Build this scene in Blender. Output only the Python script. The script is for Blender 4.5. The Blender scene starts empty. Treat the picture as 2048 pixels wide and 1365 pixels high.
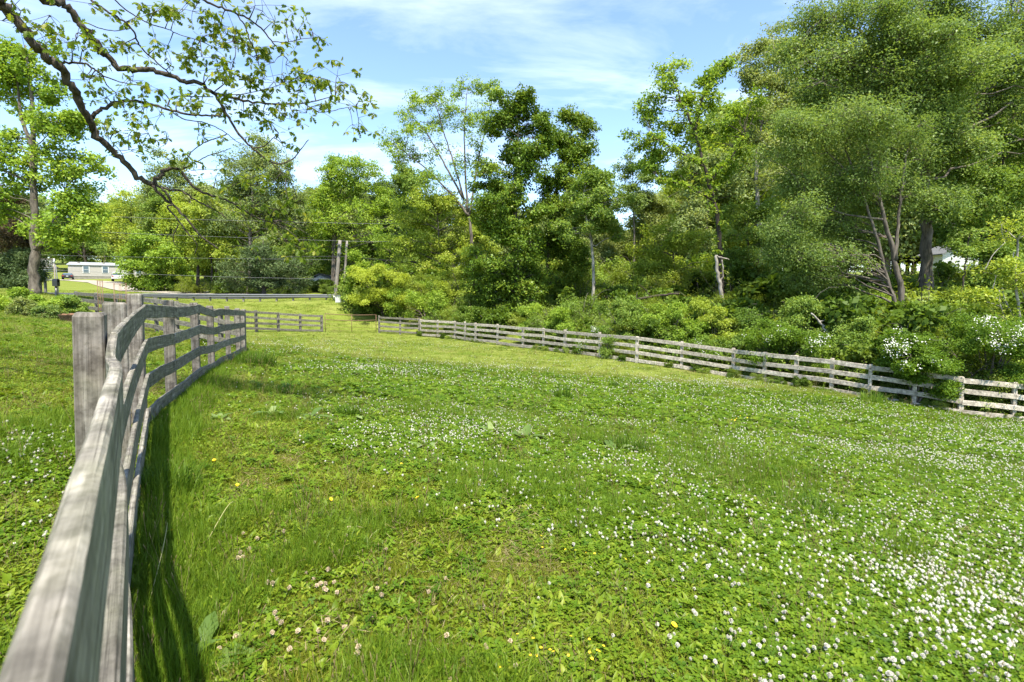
import bpy, math, random
import numpy as np

C = bpy.context.scene.collection
SC = bpy.context.scene
R = math.radians

# ---------------------------------------------------------------- camera
F = 1024.0                      # focal length in photo pixels (photo is 2048 wide)
PITCH = R(3.0)
PPY = 643.7
CAM = np.array([0.0, 0.0, 1.30])
cam = bpy.data.cameras.new('camera')
cam.sensor_width = 36.0
cam.lens = 36.0 * F / 2048.0
cam.shift_y = -(682.5 - PPY) / 2048.0
cam.clip_start = 0.02
cam.clip_end = 3000.0
cam.dof.use_dof = True
cam.dof.focus_distance = 9.0
cam.dof.aperture_fstop = 8.0
camo = bpy.data.objects.new('camera', cam)
camo.location = CAM
camo.rotation_euler = (R(90) - PITCH, 0, 0)
C.objects.link(camo)
SC.camera = camo

# ---------------------------------------------------------------- light
SUN_DIR = np.array([0.30, -0.954, 0.0])
SUN_DIR /= np.linalg.norm(SUN_DIR)
SUN_EL = R(63)
sun_az = math.atan2(SUN_DIR[0], SUN_DIR[1])
sd = np.array([SUN_DIR[0] * math.cos(SUN_EL), SUN_DIR[1] * math.cos(SUN_EL), math.sin(SUN_EL)])
sun = bpy.data.lights.new('sun', 'SUN')
sun.energy = 4.6
sun.angle = R(0.9)
sun.color = (1.0, 0.945, 0.82)
suno = bpy.data.objects.new('sun', sun)
from mathutils import Vector, Matrix
suno.rotation_euler = Vector(tuple(-sd)).to_track_quat('-Z', 'Y').to_euler()
C.objects.link(suno)

W = bpy.data.worlds.new('World')
SC.world = W
W.use_nodes = True
nt = W.node_tree
nt.nodes.clear()
N = nt.nodes.new
L = nt.links.new
sky = N('ShaderNodeTexSky')
sky.sky_type = 'NISHITA'
sky.sun_disc = False
sky.sun_elevation = SUN_EL
sky.sun_rotation = sun_az
sky.altitude = 200
sky.air_density = 1.0
sky.dust_density = 0.15
sky.ozone_density = 2.6
bgn = N('ShaderNodeBackground')
bgn.inputs['Strength'].default_value = 0.145
out = N('ShaderNodeOutputWorld')
# thin cirrus: noise on the sky direction projected on a high flat layer
tc = N('ShaderNodeTexCoord')
sep = N('ShaderNodeSeparateXYZ'); L(tc.outputs['Generated'], sep.inputs[0])
mx = N('ShaderNodeMath'); mx.operation = 'MAXIMUM'; L(sep.outputs['Z'], mx.inputs[0]); mx.inputs[1].default_value = 0.0
ad = N('ShaderNodeMath'); ad.operation = 'ADD'; L(mx.outputs[0], ad.inputs[0]); ad.inputs[1].default_value = 0.12
dx = N('ShaderNodeMath'); dx.operation = 'DIVIDE'; L(sep.outputs['X'], dx.inputs[0]); L(ad.outputs[0], dx.inputs[1])
dy = N('ShaderNodeMath'); dy.operation = 'DIVIDE'; L(sep.outputs['Y'], dy.inputs[0]); L(ad.outputs[0], dy.inputs[1])
cb = N('ShaderNodeCombineXYZ'); L(dx.outputs[0], cb.inputs[0]); L(dy.outputs[0], cb.inputs[1])
mp = N('ShaderNodeMapping'); mp.inputs['Rotation'].default_value = (0, 0, R(-12)); mp.inputs['Scale'].default_value = (0.9, 1.9, 1); mp.inputs['Location'].default_value = (2.1, 0.9, 0)
L(cb.outputs[0], mp.inputs[0])
nz = N('ShaderNodeTexNoise'); nz.inputs['Scale'].default_value = 1.3; nz.inputs['Detail'].default_value = 9; nz.inputs['Roughness'].default_value = 0.58; nz.inputs['Distortion'].default_value = 0.55
L(mp.outputs[0], nz.inputs['Vector'])
cr = N('ShaderNodeValToRGB'); cr.color_ramp.elements[0].position = 0.47; cr.color_ramp.elements[1].position = 0.88
cr.color_ramp.elements[0].color = (0, 0, 0, 1); cr.color_ramp.elements[1].color = (1, 1, 1, 1)
L(nz.outputs['Fac'], cr.inputs[0])
mm = N('ShaderNodeMath'); mm.operation = 'MULTIPLY'; L(cr.outputs[0], mm.inputs[0]); mm.inputs[1].default_value = 0.5
mxc = N('ShaderNodeMix'); mxc.data_type = 'RGBA'
L(mm.outputs[0], mxc.inputs['Factor']); L(sky.outputs[0], mxc.inputs['A']); mxc.inputs['B'].default_value = (6.4, 6.7, 7.0, 1)
L(mxc.outputs['Result'], bgn.inputs[0]); L(bgn.outputs[0], out.inputs[0])

SC.view_settings.view_transform = 'Standard'
SC.view_settings.look = 'None'
SC.view_settings.gamma = 1.0
SC.view_settings.exposure = 1.32
SC.render.engine = 'CYCLES'
SC.cycles.max_bounces = 6
SC.cycles.diffuse_bounces = 3
SC.cycles.glossy_bounces = 2
SC.cycles.transmission_bounces = 4
SC.cycles.transparent_max_bounces = 4
SC.cycles.caustics_reflective = False
SC.cycles.caustics_refractive = False
SC.cycles.sample_clamp_indirect = 4.0

# ---------------------------------------------------------------- helpers
cp, sp = math.cos(PITCH), math.sin(PITCH)


def rays(px, py):
    px = np.asarray(px, float); py = np.asarray(py, float)
    a = (px - 1024.0) / F
    b = -(py - PPY) / F
    return np.stack([a, cp + b * sp, -sp + b * cp], -1)


def at(px, py, Y):
    """the point of the place seen at photo pixel (px, py), Y metres ahead"""
    d = rays(px, py)
    return CAM + d * (np.asarray(Y, float) / d[..., 1])[..., None]


def project(P):
    P = np.asarray(P, float) - CAM
    z = P[..., 1] * cp - P[..., 2] * sp
    y = P[..., 1] * sp + P[..., 2] * cp
    z = np.maximum(z, 1e-3)
    return 1024 + F * P[..., 0] / z, PPY - F * y / z


# terrain: smooth interpolation through measured spots
CTRL = np.array([
    (0, 0, 0), (0, 3, -.12), (-1.4, 1.75, .0), (-3.3, 4.6, .05), (-4.05, 6.2, .0), (-5.6, 9.6, -.15), (-7.4, 14.2, -.33),
    (2.2, 2.2, -.33), (5, 5, -.85), (15.2, 15.2, -2.5), (13.6, 15.5, -2.36), (11.6, 16.6, -2.06), (8.9, 20.5, -1.96), (5.6, 22.8, -1.75), (.6, 29, -1.72), (-6.6, 37, -1.62),
    (-9.7, 37, -1.35), (-12.2, 33, -1.12), (-14.6, 28, -.82), (0, 6, -.38), (0, 10, -.72), (0, 16, -1.15), (6, 11, -1.3), (-6, 24, -1.2), (-9, 20, -.62),
    (-4, 4, .18), (-8, 8, .38), (-4, 1, .25), (-11, 14.5, .2), (-19.6, 23, .5), (-19, 19, .68), (-28, 30, 1.40), (-30, 20, 1.3), (-12, 5, .8), (-14, 10, .65),
    (-29, 43, .85), (-15, 43, .80), (-3, 44, .8), (-19, 38, -.1), (-23, 35, .35), (-30, 47, .95), (-10, 48, .9), (-50, 48, 1.4),
    (-98, 115, 4.9), (-85, 115, 4.9), (-60, 100, 3.6), (-80, 75, 3.0), (-60, 60, 1.9), (-100, 150, 9), (-40, 85, 3.0), (0, 80, 2.4),
    (10, 30, -1.4), (22, 25, -1.5), (20, 40, .2), (40, 45, 2.0), (3, 40, -.6), (0, 60, 1.5), (60, 60, 3.5), (30, 20, -2.4), (25, 8, -3.0),
    (0, -20, .2), (-20, -20, 1.4), (20, -20, -2.4), (6, 1, -.9),
    (300, 300, 16), (-300, 300, 24), (0, 320, 14), (320, 0, 2), (-320, 0, 10), (0, -320, 4), (300, -300, 0), (-300, -300, 8)], float)
_c2 = 2.0 ** 2


def _phi(A, B):
    d2 = ((A[:, None, :] - B[None, :, :]) ** 2).sum(-1)
    return np.sqrt(d2 + _c2)


_n = len(CTRL)
_A = np.zeros((_n + 3, _n + 3))
_A[:_n, :_n] = _phi(CTRL[:, :2], CTRL[:, :2]) - 0.05 * np.eye(_n)
_A[:_n, _n] = 1; _A[:_n, _n + 1:] = CTRL[:, :2]
_A[_n:, :_n] = _A[:_n, _n:].T
_w = np.linalg.solve(_A, np.concatenate([CTRL[:, 2], [0, 0, 0]]))


def ground(x, y):
    x = np.asarray(x, float); y = np.asarray(y, float)
    sh = x.shape
    P = np.stack([x.ravel(), y.ravel()], -1)
    o = np.empty(len(P))
    for i in range(0, len(P), 20000):
        Q = P[i:i + 20000]
        o[i:i + 20000] = _phi(Q, CTRL[:, :2]) @ _w[:_n] + _w[_n] + Q @ _w[_n + 1:]
    X, Y = P[:, 0], P[:, 1]
    o += .018 * np.sin(X * 1.9 + 1.3 * np.sin(Y * .9)) * np.sin(Y * 1.6 + X * .5) + .010 * np.sin(X * 4.7 + Y * 2.1) * np.sin(Y * 5.3 - X * 1.2)
    return o.reshape(sh)


def g1(x, y):
    return float(ground(np.array([x]), np.array([y]))[0])


def on_ground(px, py, near=0.8, far=160):
    """the ground point seen at a photo pixel"""
    d = rays(px, py)
    t = np.geomspace(near, far, 500)
    P = CAM + d[None, :] * (t / d[1])[:, None]
    below = P[:, 2] < ground(P[:, 0], P[:, 1])
    i = int(np.argmax(below)) if below.any() else len(t) - 1
    return P[i]


class MB:
    """collects vertices and faces of ONE mesh"""

    def __init__(s):
        s.V = []; s.T = []; s.Q = []; s.n = 0; s.A = []; s.mT = []; s.mQ = []

    def add(s, V, Q=None, T=None, a=None, m=0):
        V = np.asarray(V, float).reshape(-1, 3)
        if Q is not None and len(Q):
            Q = np.asarray(Q, int).reshape(-1, 4); s.Q.append(Q + s.n); s.mQ.append(np.full(len(Q), m))
        if T is not None and len(T):
            T = np.asarray(T, int).reshape(-1, 3); s.T.append(T + s.n); s.mT.append(np.full(len(T), m))
        s.V.append(V)
        s.A.append(np.zeros((len(V), 3)) if a is None else np.asarray(a, float).reshape(-1, 3))
        s.n += len(V)

    def box(s, c, size, rot=None, m=0):
        h = np.array(size) / 2
        V = np.array([(x, y, z) for x in (-1, 1) for y in (-1, 1) for z in (-1, 1)], float) * h
        A = V.copy()
        if rot is not None:
            V = V @ np.array(rot).T
        s.add(V + np.array(c), Q=[(0, 1, 3, 2), (4, 6, 7, 5), (0, 4, 5, 1), (2, 3, 7, 6), (0, 2, 6, 4), (1, 5, 7, 3)], a=A, m=m)

    def tube(s, P, r, k=6, cap=True, m=0):
        P = np.asarray(P, float); n = len(P)
        r = np.broadcast_to(np.asarray(r, float), (n,))
        T = np.gradient(P, axis=0)
        T /= np.linalg.norm(T, axis=1)[:, None] + 1e-9
        ref = np.where(np.abs(T[:, 2:3]) > .9, np.array([[1., 0, 0]]), np.array([[0, 0, 1.]]))
        U = np.cross(T, ref)
        for i in range(1, n):                       # keep the frame from flipping
            u = U[i - 1] - T[i] * (U[i - 1] @ T[i])
            if np.linalg.norm(u) > 1e-6: U[i] = u
        U /= np.linalg.norm(U, axis=1)[:, None] + 1e-9
        B = np.cross(T, U)
        ang = np.arange(k) * 2 * math.pi / k
        V = P[:, None, :] + r[:, None, None] * (np.cos(ang)[None, :, None] * U[:, None, :] + np.sin(ang)[None, :, None] * B[:, None, :])
        i = np.arange(n - 1)[:, None] * k; j = np.arange(k)[None, :]; j2 = (j + 1) % k
        Q = np.stack([i + j, i + j2, i + k + j2, i + k + j], -1).reshape(-1, 4)
        Tn = []
        if cap:
            Tn = [(0, q + 1, q) for q in range(1, k - 1)] + [((n - 1) * k, (n - 1) * k + q, (n - 1) * k + q + 1) for q in range(1, k - 1)]
        s.add(V.reshape(-1, 3), Q=Q, T=Tn, m=m)

    def mesh(s, name, mats, flat=False):
        me = bpy.data.meshes.new(name)
        V = np.concatenate(s.V)
        Q = np.concatenate(s.Q) if s.Q else np.zeros((0, 4), int)
        T = np.concatenate(s.T) if s.T else np.zeros((0, 3), int)
        me.vertices.add(len(V)); me.vertices.foreach_set('co', V.astype(np.float32).ravel())
        lv = np.concatenate([Q.ravel(), T.ravel()]).astype(np.int32)
        ls = np.concatenate([np.arange(len(Q)) * 4, len(Q) * 4 + np.arange(len(T)) * 3]).astype(np.int32)
        me.loops.add(len(lv)); me.loops.foreach_set('vertex_index', lv)
        me.polygons.add(len(ls)); me.polygons.foreach_set('loop_start', ls)
        mi = np.concatenate([x for x in s.mQ] + [x for x in s.mT]) if (s.mQ or s.mT) else np.zeros(0)
        if isinstance(mats, (list, tuple)):
            for q in mats: me.materials.append(q)
            me.polygons.foreach_set('material_index', mi.astype(np.int32))
        else:
            me.materials.append(mats)
        me.update(calc_edges=True)
        at_ = me.attributes.new('lc', 'FLOAT_VECTOR', 'POINT')
        at_.data.foreach_set('vector', np.concatenate(s.A).astype(np.float32).ravel())
        if flat: me.shade_flat()
        return me

    def build(s, name, mats, parent=None, flat=False):
        return link(name, s.mesh(name, mats, flat), parent)


def link(name, me, parent=None, loc=None):
    o = bpy.data.objects.new(name, me)
    if loc is not None: o.location = loc
    C.objects.link(o)
    if parent is not None:
        o.parent = parent
        o.matrix_parent_inverse = Matrix.Translation(parent.location).inverted() if parent.rotation_euler.z == 0 else parent_matrix(parent).inverted()
    return o


def parent_matrix(p):
    return Matrix.LocRotScale(p.location, p.rotation_euler, p.scale)


def tag(o, label, cat=None, group=None, kind=None):
    if label: o['label'] = label
    if cat: o['category'] = cat
    if group: o['group'] = group
    if kind: o['kind'] = kind
    return o


def empty(name, label, cat, loc, group=None):
    o = bpy.data.objects.new(name, None)
    o.location = tuple(loc); o.empty_display_size = .2
    C.objects.link(o)
    return tag(o, label, cat, group)


def copy_tree(o, loc, rz=0.0, sc=1.0, label=None):
    """a copy of a thing and its parts; parts must sit under an unscaled, unrotated original"""
    r = o.copy(); C.objects.link(r)
    r.location = tuple(loc); r.rotation_euler = (0, 0, rz)
    r.scale = (sc, sc, sc) if np.isscalar(sc) else tuple(sc)
    if label: r['label'] = label
    for ch in list(o.children):
        c = ch.copy(); C.objects.link(c); c.parent = r
        for gch in list(ch.children):
            d = gch.copy(); C.objects.link(d); d.parent = c
    return r


# ---------------------------------------------------------------- materials
def newmat(name):
    m = bpy.data.materials.new(name); m.use_nodes = True
    t = m.node_tree; t.nodes.clear()
    return m, t, t.nodes.new, t.links.new


def ramp(n, stops):
    r = n('ShaderNodeValToRGB'); e = r.color_ramp.elements
    while len(e) < len(stops): e.new(0.5)
    for q, (p, c) in zip(e, stops):
        q.position = p; q.color = (*c, 1)
    return r


def plain(name, col, rough=.6, metal=0.0, noise=.12, scale=8, bump=0.0, spec=.4):
    m, t, n, l = newmat(name)
    o = n('ShaderNodeOutputMaterial'); b = n('ShaderNodeBsdfPrincipled')
    b.inputs['Roughness'].default_value = rough; b.inputs['Metallic'].default_value = metal
    b.inputs['Specular IOR Level'].default_value = spec
    c = n('ShaderNodeTexCoord'); z = n('ShaderNodeTexNoise'); z.inputs['Scale'].default_value = scale; z.inputs['Detail'].default_value = 5
    l(c.outputs['Object'], z.inputs['Vector'])
    r = ramp(n, [(.3, tuple(x * (1 - noise) for x in col)), (.7, tuple(min(1, x * (1 + noise)) for x in col))])
    l(z.outputs['Fac'], r.inputs[0]); l(r.outputs[0], b.inputs['Base Color'])
    if bump:
        bp = n('ShaderNodeBump'); bp.inputs['Strength'].default_value = bump; bp.inputs['Distance'].default_value = .02
        l(z.outputs['Fac'], bp.inputs['Height']); l(bp.outputs[0], b.inputs['Normal'])
    l(b.outputs[0], o.inputs[0])
    return m


def leafmat(name, c1, c2, c3=None, trans=.35, rough=.5, spec=.35, instanced=False, patch=0.0, patchcol=(.2, .17, .06), pscale=.6):
    """leaf: colour varies from leaf to leaf (attribute lc.x), light passes through"""
    m, t, n, l = newmat(name)
    o = n('ShaderNodeOutputMaterial')
    if instanced:
        oi = n('ShaderNodeObjectInfo'); at_ = n('ShaderNodeAttribute'); at_.attribute_name = 'lc'
        s_ = n('ShaderNodeSeparateXYZ'); l(at_.outputs['Vector'], s_.inputs[0])
        mix = n('ShaderNodeMath'); mix.operation = 'MULTIPLY_ADD'; l(oi.outputs['Random'], mix.inputs[0]); mix.inputs[1].default_value = .55
        m2 = n('ShaderNodeMath'); m2.operation = 'MULTIPLY'; l(s_.outputs['X'], m2.inputs[0]); m2.inputs[1].default_value = .45
        l(m2.outputs[0], mix.inputs[2]); fac = mix.outputs[0]
    else:
        at_ = n('ShaderNodeAttribute'); at_.attribute_name = 'lc'
        s_ = n('ShaderNodeSeparateXYZ'); l(at_.outputs['Vector'], s_.inputs[0]); fac = s_.outputs['X']
    st = [(0.05, c1), (.6, c2)] + ([(.97, c3)] if c3 else [])
    r = ramp(n, st); l(fac, r.inputs[0]); col = r.outputs[0]
    if patch > 0:
        gm = n('ShaderNodeNewGeometry'); z = n('ShaderNodeTexNoise'); z.inputs['Scale'].default_value = pscale; z.inputs['Detail'].default_value = 4
        l(gm.outputs['Position'], z.inputs['Vector'])
        pr = ramp(n, [(.46, (0, 0, 0)), (.68, (patch,) * 3)]); l(z.outputs['Fac'], pr.inputs[0])
        mc = n('ShaderNodeMix'); mc.data_type = 'RGBA'; l(pr.outputs[0], mc.inputs['Factor']); l(col, mc.inputs['A']); mc.inputs['B'].default_value = (*patchcol, 1)
        col = mc.outputs['Result']
    b = n('ShaderNodeBsdfPrincipled'); b.inputs['Roughness'].default_value = rough; b.inputs['Specular IOR Level'].default_value = spec * .5
    l(col, b.inputs['Base Color'])
    tr = n('ShaderNodeBsdfTranslucent')
    br = n('ShaderNodeMix'); br.data_type = 'RGBA'; br.blend_type = 'MULTIPLY'; br.inputs['Factor'].default_value = 1
    l(col, br.inputs['A']); br.inputs['B'].default_value = (1.25, 1.2, .55, 1)
    l(br.outputs['Result'], tr.inputs[0])
    ms = n('ShaderNodeMixShader'); ms.inputs[0].default_value = trans
    l(b.outputs[0], ms.inputs[1]); l(tr.outputs[0], ms.inputs[2]); l(ms.outputs[0], o.inputs[0])
    return m


def barkmat(name, dark, light, scale=7):
    m, t, n, l = newmat(name)
    o = n('ShaderNodeOutputMaterial'); b = n('ShaderNodeBsdfPrincipled'); b.inputs['Roughness'].default_value = .9; b.inputs['Specular IOR Level'].default_value = .15
    c = n('ShaderNodeNewGeometry'); mp = n('ShaderNodeMapping'); mp.inputs['Scale'].default_value = (1, 1, .28)
    l(c.outputs['Position'], mp.inputs[0])
    z = n('ShaderNodeTexNoise'); z.inputs['Scale'].default_value = scale; z.inputs['Detail'].default_value = 8; z.inputs['Roughness'].default_value = .65
    l(mp.outputs[0], z.inputs['Vector'])
    r = ramp(n, [(.35, dark), (.65, light)]); l(z.outputs['Fac'], r.inputs[0]); l(r.outputs[0], b.inputs['Base Color'])
    bp = n('ShaderNodeBump'); bp.inputs['Strength'].default_value = .9; bp.inputs['Distance'].default_value = .03
    l(z.outputs['Fac'], bp.inputs['Height']); l(bp.outputs[0], b.inputs['Normal']); l(b.outputs[0], o.inputs[0])
    return m


def woodmat(name, dark, mid, light, tint, tint_amt=.5, gscale=(2.0, 45, 45), blotch=.8):
    """weathered timber: grain along lc.x, stains and lichen tint"""
    m, t, n, l = newmat(name)
    o = n('ShaderNodeOutputMaterial'); b = n('ShaderNodeBsdfPrincipled'); b.inputs['Roughness'].default_value = .85; b.inputs['Specular IOR Level'].default_value = .2
    a = n('ShaderNodeAttribute'); a.attribute_name = 'lc'
    oi = n('ShaderNodeObjectInfo'); off = n('ShaderNodeVectorMath'); off.operation = 'ADD'
    sc = n('ShaderNodeMath'); sc.operation = 'MULTIPLY'; l(oi.outputs['Random'], sc.inputs[0]); sc.inputs[1].default_value = 31.0
    l(a.outputs['Vector'], off.inputs[0]); l(sc.outputs[0], off.inputs[1])
    mp = n('ShaderNodeMapping'); mp.inputs['Scale'].default_value = gscale; l(off.outputs[0], mp.inputs[0])
    z = n('ShaderNodeTexNoise'); z.inputs['Scale'].default_value = 1.6; z.inputs['Detail'].default_value = 7; z.inputs['Roughness'].default_value = .62; z.inputs['Distortion'].default_value = .4
    l(mp.outputs[0], z.inputs['Vector'])
    r = ramp(n, [(.28, dark), (.5, mid), (.72, light)]); l(z.outputs['Fac'], r.inputs[0])
    z2 = n('ShaderNodeTexNoise'); z2.inputs['Scale'].default_value = 6.0; z2.inputs['Detail'].default_value = 6; l(off.outputs[0], z2.inputs['Vector'])
    r2 = ramp(n, [(.45, (0, 0, 0)), (.70, (tint_amt,) * 3)]); l(z2.outputs['Fac'], r2.inputs[0])
    mc = n('ShaderNodeMix'); mc.data_type = 'RGBA'; l(r2.outputs[0], mc.inputs['Factor']); l(r.outputs[0], mc.inputs['A']); mc.inputs['B'].default_value = (*tint, 1)
    # each board its own tone
    hv = n('ShaderNodeHueSaturation'); vv = n('ShaderNodeMath'); vv.operation = 'MULTIPLY_ADD'; l(oi.outputs['Random'], vv.inputs[0]); vv.inputs[1].default_value = .35; vv.inputs[2].default_value = .82
    l(vv.outputs[0], hv.inputs['Value']); l(mc.outputs['Result'], hv.inputs['Color'])
    # fine speckled lichen
    z3 = n('ShaderNodeTexNoise'); z3.inputs['Scale'].default_value = 55.0; z3.inputs['Detail'].default_value = 4; l(off.outputs[0], z3.inputs['Vector'])
    r3 = ramp(n, [(.50, (0, 0, 0)), (.66, (.55,) * 3)]); l(z3.outputs['Fac'], r3.inputs[0])
    mc2 = n('ShaderNodeMix'); mc2.data_type = 'RGBA'; mc2.blend_type = 'MULTIPLY'; l(r3.outputs[0], mc2.inputs['Factor']); l(hv.outputs[0], mc2.inputs['A']); mc2.inputs['B'].default_value = (.55, .55, .5, 1)
    z4 = n('ShaderNodeTexNoise'); z4.inputs['Scale'].default_value = 13.0; z4.inputs['Detail'].default_value = 5; z4.inputs['Roughness'].default_value = .6; l(off.outputs[0], z4.inputs['Vector'])
    r4 = ramp(n, [(.36, (.48, .47, .46)), (.5, (.95, .95, .94)), (.66, (1.35, 1.34, 1.3))]); l(z4.outputs['Fac'], r4.inputs[0])
    mc4 = n('ShaderNodeMix'); mc4.data_type = 'RGBA'; mc4.blend_type = 'MULTIPLY'; mc4.inputs['Factor'].default_value = blotch; l(mc2.outputs['Result'], mc4.inputs['A']); l(r4.outputs[0], mc4.inputs['B'])
    mc2 = mc4
    mk = n('ShaderNodeMapping'); mk.inputs['Scale'].default_value = (gscale[0] * .45, gscale[1] * 2.2, gscale[2] * 2.2); l(off.outputs[0], mk.inputs[0])
    z5 = n('ShaderNodeTexNoise'); z5.inputs['Scale'].default_value = 1.5; z5.inputs['Detail'].default_value = 3; z5.inputs['Distortion'].default_value = .8; l(mk.outputs[0], z5.inputs['Vector'])
    r5 = ramp(n, [(.0, (1, 1, 1)), (.345, (1, 1, 1)), (.37, (.30, .29, .27)), (.40, (1, 1, 1))]); l(z5.outputs['Fac'], r5.inputs[0])
    mc5 = n('ShaderNodeMix'); mc5.data_type = 'RGBA'; mc5.blend_type = 'MULTIPLY'; mc5.inputs['Factor'].default_value = .85; l(mc2.outputs['Result'], mc5.inputs['A']); l(r5.outputs[0], mc5.inputs['B'])
    mc2 = mc5
    l(mc2.outputs['Result'], b.inputs['Base Color'])
    bp = n('ShaderNodeBump'); bp.inputs['Strength'].default_value = .55; bp.inputs['Distance'].default_value = .004
    l(z.outputs['Fac'], bp.inputs['Height'])
    bp2 = n('ShaderNodeBump'); bp2.inputs['Strength'].default_value = .4; bp2.inputs['Distance'].default_value = .003
    l(z3.outputs['Fac'], bp2.inputs['Height']); l(bp.outputs[0], bp2.inputs['Normal']); l(bp2.outputs[0], b.inputs['Normal'])
    l(b.outputs[0], o.inputs[0])
    return m


M = {}
M['wood'] = woodmat('weathered wood', (.06, .053, .042), (.185, .167, .138), (.36, .328, .28), (.14, .14, .085), .6)
M['wood_pale'] = woodmat('pale weathered wood', (.22, .19, .15), (.52, .45, .37), (.70, .62, .53), (.23, .20, .145), .6)
M['post'] = woodmat('post wood', (.075, .062, .052), (.175, .152, .132), (.275, .248, .22), (.12, .12, .085), .5, gscale=(1.4, 34, 34))
M['steel'] = plain('galvanised steel', (.15, .153, .155), .5, .3, .1, 3)
M['rust'] = plain('rusty steel', (.19, .115, .07), .8, .2, .35, 20)
M['bark'] = barkmat('bark grey brown', (.055, .045, .036), (.19, .16, .13))
M['bark_dark'] = barkmat('bark dark', (.022, .018, .014), (.085, .068, .052), 9)
M['bark_oak'] = barkmat('bark oak', (.018, .014, .011), (.105, .085, .066), 26)
M['bark_pale'] = barkmat('bark pale', (.16, .14, .12), (.42, .38, .33), 8)
M['pole'] = barkmat('pole wood', (.14, .12, .10), (.30, .265, .23), 6)

# ---------------------------------------------------------------- the ground sheet
def ground_mat():
    m, t, n, l = newmat('meadow soil and turf')
    o = n('ShaderNodeOutputMaterial'); b = n('ShaderNodeBsdfPrincipled'); b.inputs['Roughness'].default_value = .95; b.inputs['Specular IOR Level'].default_value = .1
    g = n('ShaderNodeNewGeometry')
    z = n('ShaderNodeTexNoise'); z.inputs['Scale'].default_value = 9; z.inputs['Detail'].default_value = 8; z.inputs['Roughness'].default_value = .7
    l(g.outputs['Position'], z.inputs['Vector'])
    r = ramp(n, [(.28, (.06, .08, .012)), (.5, (.14, .175, .025)), (.72, (.23, .25, .055))]); l(z.outputs['Fac'], r.inputs[0])
    z2 = n('ShaderNodeTexNoise'); z2.inputs['Scale'].default_value = .6; z2.inputs['Detail'].default_value = 4; l(g.outputs['Position'], z2.inputs['Vector'])
    r2 = ramp(n, [(.46, (0, 0, 0)), (.68, (.75, .75, .75))]); l(z2.outputs['Fac'], r2.inputs[0])
    mc = n('ShaderNodeMix'); mc.data_type = 'RGBA'; l(r2.outputs[0], mc.inputs['Factor']); l(r.outputs[0], mc.inputs['A']); mc.inputs['B'].default_value = (.21, .225, .055, 1)
    l(mc.outputs['Result'], b.inputs['Base Color'])
    bp = n('ShaderNodeBump'); bp.inputs['Strength'].default_value = .8; bp.inputs['Distance'].default_value = .04
    l(z.outputs['Fac'], bp.inputs['Height']); l(bp.outputs[0], b.inputs['Normal']); l(b.outputs[0], o.inputs[0])
    return m


def build_ground():
    u = np.linspace(-1, 1, 301)
    k = 6.2
    xs = np.sinh(u * k) / np.sinh(k) * 700
    ys = np.sinh(u * k) / np.sinh(k) * 700 + 5.0
    X, Y = np.meshgrid(xs, ys, indexing='ij')
    Z = ground(np.clip(X, -300, 300), np.clip(Y, -300, 320))
    n = len(u)
    i, j = np.meshgrid(np.arange(n - 1), np.arange(n - 1), indexing='ij')
    a = i * n + j
    Q = np.stack([a, a + n, a + n + 1, a + 1], -1).reshape(-1, 4)
    mb = MB(); mb.add(np.stack([X, Y, Z], -1).reshape(-1, 3), Q=Q)
    o = mb.build('ground', ground_mat())
    tag(o, 'sloping meadow of clover and short grass', None, None, 'structure')


build_ground()


def strip(name, pts, width, mat, label, lift=.03, seg=40):
    """a road or drive draped on the terrain, with a shallow thickness"""
    P = np.array(pts, float)
    s = np.linspace(0, len(P) - 1, seg)
    P = np.stack([np.interp(s, np.arange(len(P)), P[:, c]) for c in range(2)], -1)
    w = np.interp(s, np.arange(len(pts)), np.broadcast_to(np.asarray(width, float), (len(pts),)))
    T = np.gradient(P, axis=0); T /= np.linalg.norm(T, axis=1)[:, None]
    Nn = np.stack([-T[:, 1], T[:, 0]], -1)
    ks = np.linspace(-.5, .5, 7)
    V = []
    for a in range(len(P)):
        for q in ks:
            x, y = P[a] + Nn[a] * q * w[a]
            V.append((x, y, g1(x, y) + lift))
    k = len(ks)
    Q = [(a * k + b, a * k + b + 1, (a + 1) * k + b + 1, (a + 1) * k + b) for a in range(len(P) - 1) for b in range(k - 1)]
    mb = MB(); mb.add(V, Q=Q)
    o = mb.build(name, mat)
    tag(o, label, None, None, 'structure')
    return o


strip('road', [(-140, 60), (-90, 52), (-50, 50.5), (-25, 49.5), (0, 50), (40, 54), (100, 62)], 6.2,
      plain('asphalt', (.055, .055, .058), .9, 0, .25, 6, .3), 'asphalt country road behind the guardrail', .05, 90)
d0 = on_ground(150, 561, 60, 150); d1 = on_ground(215, 566, 60, 150); d2 = on_ground(262, 574, 50, 150); d3 = on_ground(300, 582, 40, 150)
strip('driveway', [d0[:2] + (-14, 0), d0[:2], d1[:2], d2[:2], d3[:2], (-26, 52)], [4, 4, 5.5, 7, 6, 5], plain('gravel', (.30, .26, .21), .95, 0, .25, 5, .3),
      'pale gravel driveway in front of the mobile home', .06, 60)

# ---------------------------------------------------------------- grass, clover leaves and weeds: ground cover
rng = np.random.default_rng(7)


def hidden_mesh(mb, name, mats):
    """a clump used only as the shape that the ground cover repeats"""
    return bpy.data.objects.new(name, mb.mesh(name, mats))


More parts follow.
